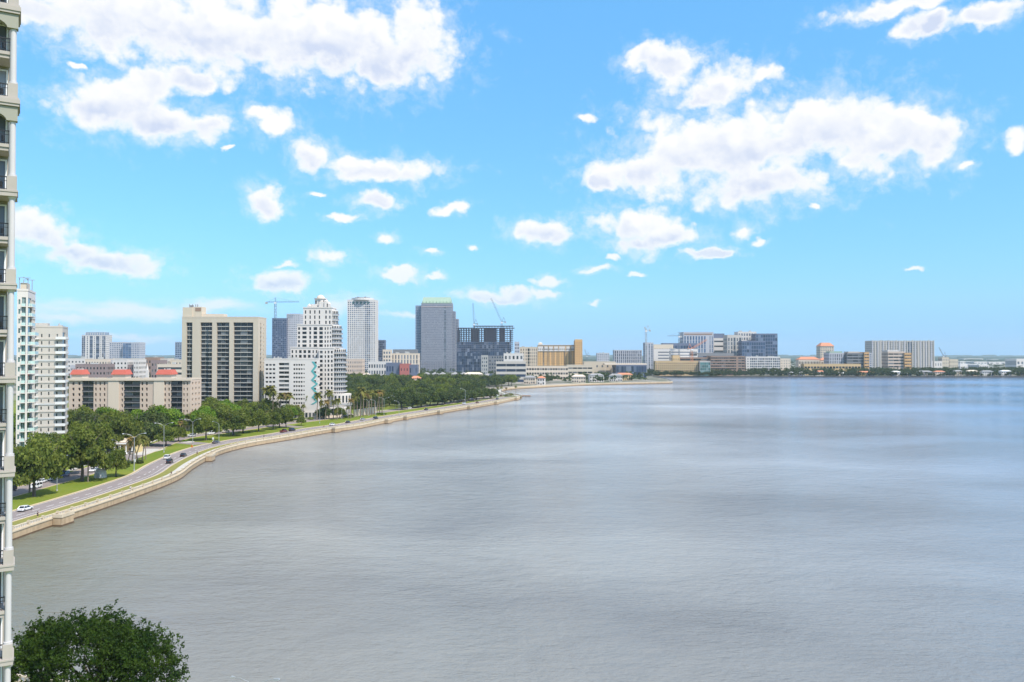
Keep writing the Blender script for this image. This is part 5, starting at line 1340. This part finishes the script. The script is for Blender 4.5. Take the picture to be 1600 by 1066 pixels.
def palm(px, by, ty, label, k=0, meshes=None, group='palms along the avenue'):
    x, y = gp(px, by); h = Z(ty, y) - GZ; s = h / 11.2
    e = empty('palm_tree', label, 'palm', (x, y, GZ), random.uniform(0, 6.28) if meshes is None else 0.0, group); e.scale = (max(s, .8),) * 2 + (s,)
    for n_, me in zip(('fronds', 'trunk'), meshes or PALMS[k % 5]):
        o = bpy.data.objects.new(n_, me); COL.objects.link(o); kid(e, o)
for i, v in enumerate([(137.5, 753, 704, 'palm with a golden head in front of the broad oak trunk'), (46, 770, 704, 'palm head showing inside the crown of the big near oak'),
  (206, 723, 682, 'palm leaning left in the lawn cluster'), (211, 723.5, 679, 'middle palm of the leaning lawn cluster'), (216, 723, 682, 'palm leaning right in the lawn cluster'), (222, 721, 684, 'outer right palm of the lawn cluster'), (200, 722, 685, 'outer left palm of the lawn cluster'), (228, 718, 682, 'dry headed palm behind the lawn cluster'),
  (284, 684, 657, 'single round headed palm by the median crossing'), (417, 668, 641, 'first short palm among the median oaks'), (427, 667, 640, 'second short palm among the median oaks'), (436, 666, 641, 'third short palm among the median oaks'),
  (438, 656, 613, 'tall palm before the white wing, left of three'), (445, 656, 612, 'tall palm before the white wing, middle of three'), (452, 656, 613, 'tall palm before the white wing, right of three'),
  (415, 655, 604, 'tall palm at the corner of the beige slab tower'), (421, 655, 602, 'taller palm in the gap beside the beige slab tower'), (426, 656, 606, 'palm at the left end of the white wing'),
  (467, 654, 632, 'short palm below the teal zigzag, left'), (474, 654, 631, 'short palm below the teal zigzag, right'), (480, 653, 612, 'tall palm standing before the teal zigzag'), (495, 656, 612, 'tall palm right of the teal zigzag'),
  (502, 655, 626, 'left palm by the entrance of the stepped tower'), (508, 656, 624, 'second palm by the entrance of the stepped tower'), (514, 655, 608, 'tall thin palm against the stepped tower'), (521, 655, 624, 'third palm by the entrance of the stepped tower'), (527, 656, 622, 'palm before the round bays of the stepped tower'), (525, 657, 640, 'small palm on the lawn edge by the entrance'),
  (548, 654, 622, 'golden palm left of the tall palm group'), (553, 653, 618, 'bright palm next to the golden one'), (558, 652, 612, 'palm rising above the bright ones'), (563, 652, 604, 'tallest palm of the group right of the stepped tower'), (568, 651, 611, 'palm just right of the tallest one'), (573, 650, 614, 'leaning palm before the garden wall'), (544, 655, 634, 'low palm beside the round podium'),
  (577, 649.5, 610, 'first palm of the straight row before the wall'), (581, 649, 609, 'second palm of the straight row before the wall'), (585, 648.5, 608.5, 'third palm of the straight row before the wall'), (589, 648, 609, 'fourth palm of the straight row before the wall'), (593, 647.5, 608, 'fifth palm of the straight row before the wall'), (597, 647, 609, 'last palm of the straight row before the wall'),
  (778, 619, 604, 'red gold palm at the near end of the point'), (784, 618, 604, 'golden palm in the middle of the point'), (790, 617.5, 605, 'golden palm toward the end of the point'), (806, 615.5, 602, 'lone dark palm on the tip of the point')]):
    px, by, ty, lab = v
    palm(px, by, ty, lab, i if px != 228 else 3, LEAN[i % 3] if 199 < px < 225 else None)

# shrubs
def shrub(px, py, w, h, lab, m=OAKL, seed=1):
    x, y = gp(px, py); p, d = crown_points(900, w, h, 7, seed, 0.1, 1.0)
    e = empty('shrub', lab, 'shrub', (x, y, GZ)); q = leaf_mesh('foliage', p, d, .28, m, seed); o = bpy.data.objects.new('foliage', q); COL.objects.link(o); kid(e, o)
    s = MB(); s.tube([(0, 0, 0), (0, 0, h * .5)], [.1, .05], 5); s.build('stem', BARK, e)
shrub(595, 648, 5, 2.2, 'long clipped green shrub at the end of the palm row'); shrub(795, 619.5, 6, 3.5, 'yellow green bush on the tip of the point', PALMF, 4)
shrub(288, 690.5, 1.6, 1.0, 'little bush on the round paving at the crossing', OAKL, 6); shrub(215, 724, 3.0, 1.4, 'low shrubs round the feet of the leaning palms', OAKD, 7)
shrub(108, 728, 5, 2, 'light green hedge across the far carriageway', OAKL, 8); shrub(60, 750, 6, 1.6, 'yellowish hedge beside the far carriageway, near the glass condominium', PALMF, 9)
shrub(545, 652.5, 4, 2, 'green hedge under the round podium', OAK, 10); shrub(480, 656, 6, 1.6, 'hedge at the foot of the teal zigzag wall', OAK, 11)
# ------------------------------------------------------------------ cars
TYRE = mat('tyre rubber', (0.02, 0.02, 0.02), .9); RIM = mat('wheel rim', (0.4, 0.4, 0.42), .35, metal=.8)
CGL = mat('car glass', (0.015, 0.018, 0.022), .06, .0, spec=.8); LAMPW = mat('headlight glass', (0.75, 0.75, 0.72), .1); LAMPR = mat('tail light red', (0.35, 0.01, 0.01), .2)
def loft(secs):
    """secs: (x, half width, z low, z high); rounded box cross sections lofted along x"""
    q = MB(); n = 8; vs = []
    for (x, hw, a, c) in secs:
        k = min(.18, (c - a) * .3)
        vs += [(x, -hw + .05, a), (x, hw - .05, a), (x, hw, a + k), (x, hw, c - k), (x, hw - .14, c), (x, -hw + .14, c), (x, -hw, c - k), (x, -hw, a + k)]
    fs = []
    for i in range(len(secs) - 1):
        for j in range(n): a = i * n + j; b_ = i * n + (j + 1) % n; fs.append((a, b_, b_ + n, a + n))
    fs += [tuple(range(n)), tuple((len(secs) - 1) * n + j for j in range(n))[::-1]]
    q.pts(vs, fs); return q
def car_meshes(kind):
    if kind == 'sedan': L, Wd, hb, hc, cab = 4.7, .91, .92, 1.44, (-1.75, -1.15, .35, 1.15)
    elif kind == 'suv': L, Wd, hb, hc, cab = 4.8, .96, 1.08, 1.78, (-2.25, -2.0, .45, 1.2)
    else: L, Wd, hb, hc, cab = 5.6, .98, 1.12, 1.85, (-.55, -.4, .85, 1.5)
    h = L / 2
    b = loft([(-h, Wd * .84, .42, hb - .12), (-h + .12, Wd * .94, .32, hb - .02), (-h * .5, Wd, .28, hb), (h * .35, Wd, .28, hb), (h * .75, Wd * .96, .30, hb - .12), (h - .15, Wd * .9, .34, hb - .26), (h, Wd * .78, .42, hb - .36)])
    x0, x1, x2, x3 = cab
    g = MB(); w0, w1 = Wd - .06, Wd - .24
    g.pts([(x0, -w0, hb - .05), (x3, -w0, hb - .08), (x3, w0, hb - .08), (x0, w0, hb - .05), (x1, -w1, hc - .05), (x2, -w1, hc - .05), (x2, w1, hc - .05), (x1, w1, hc - .05)], BOXF)
    r = MB(); r.pts([(x1 - .05, -w1 - .03, hc - .048), (x2 + .05, -w1 - .03, hc - .048), (x2 + .05, w1 + .03, hc - .048), (x1 - .05, w1 + .03, hc - .048), (x1 + .1, -w1 + .08, hc + .02), (x2 - .1, -w1 + .08, hc + .02), (x2 - .1, w1 - .08, hc + .02), (x1 + .1, w1 - .08, hc + .02)], BOXF)
    for s in (-1, 1):
        for (xa, xb) in ((x0, x1), (x3, x2)): r.tube([(xa, s * w0, hb - .05), (xb, s * w1, hc - .04)], .05, 4)
        r.tube([((x1 + x2) / 2, s * (w0 + .01), hb - .03), ((x1 + x2) / 2, s * (w1 + .01), hc - .04)], .04, 4)
    if kind == 'pickup':
        b.box(-h + .1, -Wd + .02, hb - .05, -.7, -Wd + .12, hb + .16); b.box(-h + .1, Wd - .12, hb - .05, -.7, Wd - .02, hb + .16); b.box(-h + .02, -Wd + .1, hb - .3, -h + .12, Wd - .1, hb + .16)
    return b, g, r, h, Wd, hb
def make_car(kind, paint):
    b, g, r, h, Wd, hb = car_meshes(kind)
    e = bpy.data.objects.new('car', None); COL.objects.link(e)
    b.build('body', paint, e, smooth=False); g.build('windows', CGL, e); r.build('roof', paint, e)
    wm = MB()
    n = 16; vs = []
    for yy, rr in ((-.11, .30), (-.11, .335), (.11, .335), (.11, .30)):
        for i in range(n): a = 2 * math.pi * i / n; vs.append((rr * math.cos(a), yy, rr * math.sin(a)))
    wm.pts(vs, [(k * n + i, k * n + (i + 1) % n, (k + 1) * n + (i + 1) % n, (k + 1) * n + i) for k in range(3) for i in range(n)] + [tuple(range(n)), tuple(3 * n + i for i in range(n))[::-1]])
    tm = wm.mesh('wheel', TYRE); rm = MB(); rm.pts([(.2 * math.cos(2 * math.pi * i / 10), yy, .2 * math.sin(2 * math.pi * i / 10)) for yy in (-.125, .125) for i in range(10)], [tuple(range(10)), tuple(range(10, 20))[::-1]] + [(i, (i + 1) % 10, 10 + (i + 1) % 10, 10 + i) for i in range(10)])
    rmm = rm.mesh('rim', RIM)
    for sx in (-h * .60, h * .62):
        for sy in (-Wd + .10, Wd - .10):
            o = bpy.data.objects.new('wheel', tm); COL.objects.link(o); o.location = (sx, sy, .335); kid(e, o)
            o2 = bpy.data.objects.new('rim', rmm); COL.objects.link(o2); kid(o, o2)
    for s in (-1, 1):
        q = MB(); q.box(h - .12, s * (Wd - .34) - .17, hb - .50, h + .015, s * (Wd - .34) + .17, hb - .36); q.build('headlight', LAMPW, e)
        q = MB(); q.box(-h - .02, s * (Wd - .26) - .12, hb - .32, -h + .1, s * (Wd - .26) + .12, hb - .14); q.build('tail_light', LAMPR, e)
    return e
PAINT = {k: mat('car paint ' + k, c, .28, .0, spec=.6, coat=.6) for k, c in dict(white=(.78, .78, .78), black=(.012, .012, .014), silver=(.42, .43, .45), grey=(.10, .10, .11), maroon=(.14, .02, .02), blue=(.03, .06, .14), beige=(.45, .40, .33)).items()}
PROTO = {}
def nearest(line, x, y):
    i = min(range(1, len(line) - 1), key=lambda i: (line[i].x - x) ** 2 + (line[i].y - y) ** 2)
    t = line[i + 1] - line[i - 1]; return line[i], t.normalized()
def car(px, py, kind, col, label, line=1, flip=False, lane=None, free=None, group='cars on the avenue'):
    x, y = gp(px, py); k = (kind, col)
    L = SHORE if line == 1 else ROAD2; p, t = nearest(L, x, y); nrm = Vector((-t.y, t.x))
    if line == 1:
        d = (Vector((x, y)) - p).dot(nrm); d = 9.3 if d < 11.4 else 13.7
        if lane: d = lane
    else: d = (Vector((x, y)) - p).dot(nrm); d = max(-2.4, min(2.4, d)); d = -2.2 if d < 0 else 2.2
    along = (Vector((x, y)) - p).dot(t); q = p + t * along + nrm * d
    ang = math.atan2(t.y, t.x) + (math.pi if flip else 0)
    if free is not None: q = Vector((x, y)); ang = free
    if k not in PROTO:
        e = make_car(kind, PAINT[col]); PROTO[k] = e; e.location = (q.x, q.y, GZ + .012); e.rotation_euler = (0, 0, ang)
        e.name = {'sedan': 'parked_car', 'suv': 'suv', 'pickup': 'pickup_truck'}[kind] if False else {'sedan': 'car', 'suv': 'suv', 'pickup': 'pickup_truck'}[kind]
        KIDS[e.name] = list(e.children)
        tag(e, label, 'car' if kind != 'pickup' else 'truck', group)
    else: copy_tree(PROTO[k], (q.x, q.y, GZ + .012), ang, label)
for a in [(46, 798, 'sedan', 'white', 'white saloon alone on the near carriageway, nearest the viewer', 1),
 (256, 724, 'suv', 'black', 'black four wheel drive, rear one of the three cars bunched together', 1, False, 9.3), (260, 717, 'suv', 'white', 'white four wheel drive at the front left of the three bunched cars', 1, False, 13.7), (269, 713.5, 'sedan', 'black', 'black car leading the three bunched cars', 1, False, 9.3),
 (325, 692.5, 'sedan', 'grey', 'dark car passing the median crossing', 1), (435, 675.5, 'pickup', 'maroon', 'dark red pickup at the end of the shady median', 1, False, 13.7), (453, 673.5, 'suv', 'black', 'black car with pale reflections just ahead of the dark red pickup', 1),
 (510, 664.5, 'sedan', 'white', 'white car below the teal zigzag wall', 1), (541, 661, 'sedan', 'black', 'black and white car below the stepped tower', 1), (583, 655, 'suv', 'black', 'dark four wheel drive near the garden wall', 1, False, 9.3), (580, 657, 'sedan', 'silver', 'silver car beside the dark four wheel drive', 1, False, 13.7),
 (669, 641, 'sedan', 'black', 'dark car along the straight beside the wood', 1), (728, 632, 'suv', 'white', 'white car near the end of the wood', 1), (743, 630, 'sedan', 'maroon', 'dark red car close to the point', 1), (775, 624.5, 'suv', 'grey', 'grey car nearly at the point', 1),
 (24.5, 768, 'suv', 'black', 'dark car on the far carriageway cut by the near tower', 2, True), (45, 763, 'suv', 'white', 'large white four wheel drive behind the first oak trunk', 2, True), (71, 755, 'sedan', 'white', 'white saloon on the far carriageway left of the double lamp', 2, True),
 (86, 750.5, 'suv', 'white', 'white hatchback on the far carriageway at the double lamp', 2, True), (110, 745, 'suv', 'blue', 'dark blue four wheel drive left of the broad oak trunk', 2, True), (137, 737, 'sedan', 'white', 'white car glimpsed between two trunks under the broad oak', 2, True),
 (295, 682.5, 'suv', 'silver', 'silver van just left of the flat topped oak', 2, True), (307, 675, 'suv', 'blue', 'blue white car on the side street behind the crossing', 2, True), (336, 679, 'suv', 'white', 'white car behind the flat topped oak', 2, True), (355, 676, 'sedan', 'beige', 'beige car behind the dense oak', 2, True),
 (547, 652, 'pickup', 'black', 'dark truck parked beside the golden palm', 2, True), (700, 629, 'sedan', 'white', 'white car under the roadside oaks, left', 2, True), (715, 627, 'suv', 'silver', 'silver car under the roadside oaks, middle', 2, True), (733, 624, 'sedan', 'white', 'white car under the roadside oaks, right', 2, True),
 (640, 639, 'sedan', 'white', 'white car behind the first roadside oak', 2, True)]:
    car(*a)
car(190, 711, 'sedan', 'white', 'white car parked in front of the yellow pavilion', free=R(170)); car(197, 707, 'suv', 'silver', 'silver car parked behind the white one at the pavilion', free=R(200))
car(203, 710, 'sedan', 'beige', 'beige car parked nearest the palm cluster', free=R(150)); car(783, 619, 'sedan', 'maroon', 'red car parked at the point', free=R(80)); car(788, 617.5, 'sedan', 'white', 'white car parked at the point', free=R(95)); car(776, 619.5, 'suv', 'white', 'white van parked before the golden palms at the point', free=R(60))

# ------------------------------------------------------------------ street lamps
GALV = mat('galvanised steel', (0.42, 0.43, 0.44), .45, .05, metal=.5); LENS = mat('lamp lens', (0.8, 0.8, 0.78), .3)
def lamp_meshes(arms, H=11.0, reach=2.6):
    p = MB(); p.tube([(0, 0, 0), (0, 0, H * .9)], [.13, .08], 8); pole = p.mesh('pole', GALV)
    base = MB(); base.cyl(0, 0, 0, .35, .28, n=10); bm_ = base.mesh('base', GREYC)
    am = []
    for s in arms:
        a = MB(); a.tube([(0, 0, H * .88), (s * reach * .35, 0, H * .96), (s * reach * .75, 0, H * .995), (s * reach, 0, H)], .045, 6)
        hd = MB(); hd.pts([(s * reach - .1, -.14, H - .02), (s * (reach + .7), -.2, H + .02), (s * (reach + .7), .2, H + .02), (s * reach - .1, .14, H - .02), (s * reach - .1, -.10, H + .12), (s * (reach + .6), -.12, H + .18), (s * (reach + .6), .12, H + .18), (s * reach - .1, .10, H + .12)], BOXF)
        ln = MB(); ln.box(min(s * reach + s * .12, s * (reach + .6)), -.13, H - .06, max(s * reach + s * .12, s * (reach + .6)), .13, H - .015)
        am.append((a.mesh('arm', GALV), hd.mesh('lamp_head', GALV), ln.mesh('lens', LENS)))
    return pole, bm_, am
LM = {2: lamp_meshes((-1, 1)), 1: lamp_meshes((-1,))}
def street_lamp(x, y, arms, label, rz=0.0, s=1.0, z=GZ):
    e = empty('street_lamp', label, 'street lamp', (x, y, z), rz, 'street lamps of the avenue'); e.scale = (s, s, s)
    pole, bm_, am = LM[arms]
    for n_, me in (('pole', pole), ('base', bm_)): o = bpy.data.objects.new(n_, me); COL.objects.link(o); kid(e, o)
    for (a, h_, l_) in am:
        o = bpy.data.objects.new('arm', a); COL.objects.link(o); kid(e, o)
        for n_, me in (('lamp_head', h_), ('lens', l_)): c = bpy.data.objects.new(n_, me); COL.objects.link(c); kid(o, c)
for (px, by, ty, arms, lab, rz) in [(89, 767, 711, 2, 'double armed lamp on the median, nearest one', 0), (209.5, 736, 677, 2, 'double armed lamp before the leaning palms', .3), (256, 707, 660.5, 2, 'double armed lamp left of the three bunched cars', .3),
   (301, 696, 654.5, 2, 'double armed lamp at the median crossing', .3), (342, 695, 658.5, 1, 'single armed lamp beside the flat topped oak', 0), (363, 679, 646, 1, 'lamp in front of the dense median oak', 0), (185, 724, 687, 2, 'lamp at the yellow pavilion', 0),
   (499.5, 661.5, 632, 1, 'lamp on the lawn below the stepped tower', 0), (534, 655, 632, 1, 'lamp at the round podium', 0), (587, 653, 624.5, 1, 'short lamp before the garden wall', 0), (600, 648.5, 621, 2, 'double lamp where the palms end', 0), (618, 640, 618.5, 2, 'tall double lamp against the dark wood', 0),
   (623.5, 652.5, 626, 1, 'thin lamp by the seawall before the dark wood', 0), (576, 650, 624, 1, 'lamp half hidden by the palm row', 0), (727, 634, 607, 1, 'thin pole lamp before the wood, near its right end', 0), (447, 664, 634, 1, 'lamp among the short median palms', 0)]:
    x, y = gp(px, by); h = Z(ty, y) - GZ; street_lamp(x, y, arms, lab, rz, h / 11.1)
street_lamp(X(401, 86), 86, 2, 'nearest double armed lamp, its two heads just entering the bottom of the view', -.12, (Z(1056, 86) - GZ) / 11.1)

# ------------------------------------------------------------------ road work sign and seawall post
e = empty('road_sign', 'orange diamond road work sign beside the near carriageway', 'sign', (*gp(300, 703), GZ), R(-20)); q = MB(); q.box(-.04, -.04, 0, .04, .04, 2.0); q.build('post', GALV, e)
q = MB(); q.pts([(-.75, -.07, 1.6), (0, -.07, .85), (.75, -.07, 1.6), (0, -.07, 2.35), (-.75, -.045, 1.6), (0, -.045, .85), (.75, -.045, 1.6), (0, -.045, 2.35)], [(0, 1, 2, 3), (7, 6, 5, 4), (0, 4, 5, 1), (1, 5, 6, 2), (2, 6, 7, 3), (3, 7, 4, 0)]); q.build('sign_panel', mat('sign orange', (.8, .22, .02), .5), e)
e = empty('road_sign', 'small white square sign on a post by the leaning palms', 'sign', (*gp(210.5, 726), GZ)); q = MB(); q.box(-.04, -.04, 0, .04, .04, 1.4); q.build('post', GALV, e); q = MB(); q.box(-.4, -.08, 1.0, .4, -.05, 2.2); q.build('sign_panel', WHITEP, e)
e = empty('road_sign', 'small white sign on the median near the flat topped oak', 'sign', (*gp(333, 690), GZ)); q = MB(); q.box(-.04, -.04, 0, .04, .04, 1.2); q.build('post', GALV, e); q = MB(); q.box(-.45, -.08, .9, .45, -.05, 2.0); q.build('sign_panel', WHITEP, e)

# ------------------------------------------------------------------ people
SKIN = mat('skin', (.42, .25, .17), .6, .03); HAIR = mat('dark hair', (.03, .02, .015), .8)
def skinned(verts, edges, radii, m, name):
    me = bpy.data.meshes.new(name); me.from_pydata(verts, edges, []); o = bpy.data.objects.new(name, me); COL.objects.link(o)
    md = o.modifiers.new('skin', 'SKIN'); md.use_smooth_shade = True
    for i, r in enumerate(radii):
        s = me.skin_vertices[0].data[i]; s.radius = (r, r); s.use_root = i == 0
    o.modifiers.new('sub', 'SUBSURF').levels = 1
    dg = bpy.context.evaluated_depsgraph_get(); dg.update(); me2 = bpy.data.meshes.new_from_object(o.evaluated_get(dg)); me2.name = name
    me2.materials.clear(); me2.materials.append(m); bpy.data.objects.remove(o); return me2
def person_meshes(stride, shirtm, shortm):
    s = stride
    V = [(0, 0, .95), (0, 0, 1.2), (0, 0, 1.43), (0, 0, 1.52), (0, .02, 1.60), (.02, .03, 1.74),
         (0, .19, 1.40), (.12 * s, .25, 1.14), (.34 * s, .22, 1.02), (.40 * s, .21, .99), (0, -.19, 1.40), (-.16 * s, -.25, 1.14), (.04 * s, -.25, .98), (.1 * s, -.24, .92),
         (0, .10, .90), (.22 * s, .11, .52), (.10 * s, .11, .10), (.28 * s, .11, .05), (0, -.10, .90), (-.06 * s, -.11, .50), (-.42 * s, -.11, .16), (-.36 * s, -.11, .04)]
    E = [(0, 1), (1, 2), (2, 3), (3, 4), (4, 5), (2, 6), (6, 7), (7, 8), (8, 9), (2, 10), (10, 11), (11, 12), (12, 13), (0, 14), (14, 15), (15, 16), (16, 17), (0, 18), (18, 19), (19, 20), (20, 21)]
    Rr = [.14, .13, .13, .06, .09, .08, .065, .05, .04, .045, .065, .05, .04, .045, .10, .07, .045, .04, .10, .07, .045, .04]
    body = skinned(V, E, Rr, SKIN, 'body')
    shirt = skinned([V[0], V[1], V[2], (0, .2, 1.40), (.07 * s, .235, 1.24), (0, -.2, 1.40), (-.09 * s, -.235, 1.24)], [(0, 1), (1, 2), (2, 3), (3, 4), (2, 5), (5, 6)], [.16, .155, .155, .09, .07, .09, .07], shirtm, 'shirt')
    sh = skinned([(0, 0, .98), (0, .10, .88), (.12 * s, .11, .62), (0, -.10, .88), (-.03 * s, -.11, .60)], [(0, 1), (1, 2), (0, 3), (3, 4)], [.165, .12, .10, .12, .10], shortm, 'shorts')
    hair = MB(); hair.cyl(-.01, .0, 1.64, 1.76, .105, .10, n=10); hair.cyl(-.01, 0, 1.7601, 1.82, .10, .04, n=10)
    return [('body', body), ('shirt', shirt), ('shorts', sh), ('hair', hair.mesh('hair', HAIR))]
cl = lambda n_, c: mat(n_, c, .9, .05)
PM = [person_meshes(1.0, cl('dark shirt', (.03, .03, .04)), cl('dark shorts', (.02, .02, .03))), person_meshes(.6, cl('white shirt', (.7, .7, .7)), cl('blue shorts', (.05, .08, .2))), person_meshes(1.0, cl('red shirt', (.4, .05, .04)), cl('dark shorts', (.02, .02, .03)))]
for (px, py, k, lab) in ((58.8, 810, 0, 'person in dark clothes running on the grass verge, nearest the viewer'), (308, 712, 0, 'person in dark clothes on the verge near the orange sign'), (283, 744, 0, 'person in black on the promenade at the inside of the bend'),
                    (411, 684.5, 0, 'person in dark clothes running before the shady median'), (506, 669.5, 2, 'person in a red shirt on the promenade below the zigzag wall'), (584, 657.5, 1, 'person in a white shirt on the promenade by the palms'),
                    (233, 768, 1, 'person in a white shirt walking by the balustrade')):
    x, y = gp(px, py); p, t = nearest(SHORE, x, y); nrm = Vector((-t.y, t.x)); d = (Vector((x, y)) - p).dot(nrm); d = max(1.0, min(6.2, d)); q = p + nrm * d + t * (Vector((x, y)) - p).dot(t)
    e = empty('person', lab, 'person', (q.x, q.y, GZ + .012), math.atan2(t.y, t.x), 'people on the promenade')
    for n_, me in PM[k]: o = bpy.data.objects.new(n_, me); COL.objects.link(o); kid(e, o)

# small white boat wake / buoy near the tower
# ------------------------------------------------------------------ air
if HAZE > 0:
    m = bpy.data.materials.new('haze air'); m.use_nodes = True; t = NT(m.node_tree)
    o_ = t.n('ShaderNodeOutputMaterial'); v = t.n('ShaderNodeVolumePrincipled'); v.inputs['Color'].default_value = (0.70, 0.89, 1.0, 1); v.inputs['Density'].default_value = HAZE; v.inputs['Anisotropy'].default_value = 0.0
    t.put(o_.inputs['Volume'], v.outputs[0])
    b = MB(); S = 13500; b.box(-S, -S, -4, S, S, 230); o = b.build('haze', m, None, 'stuff')
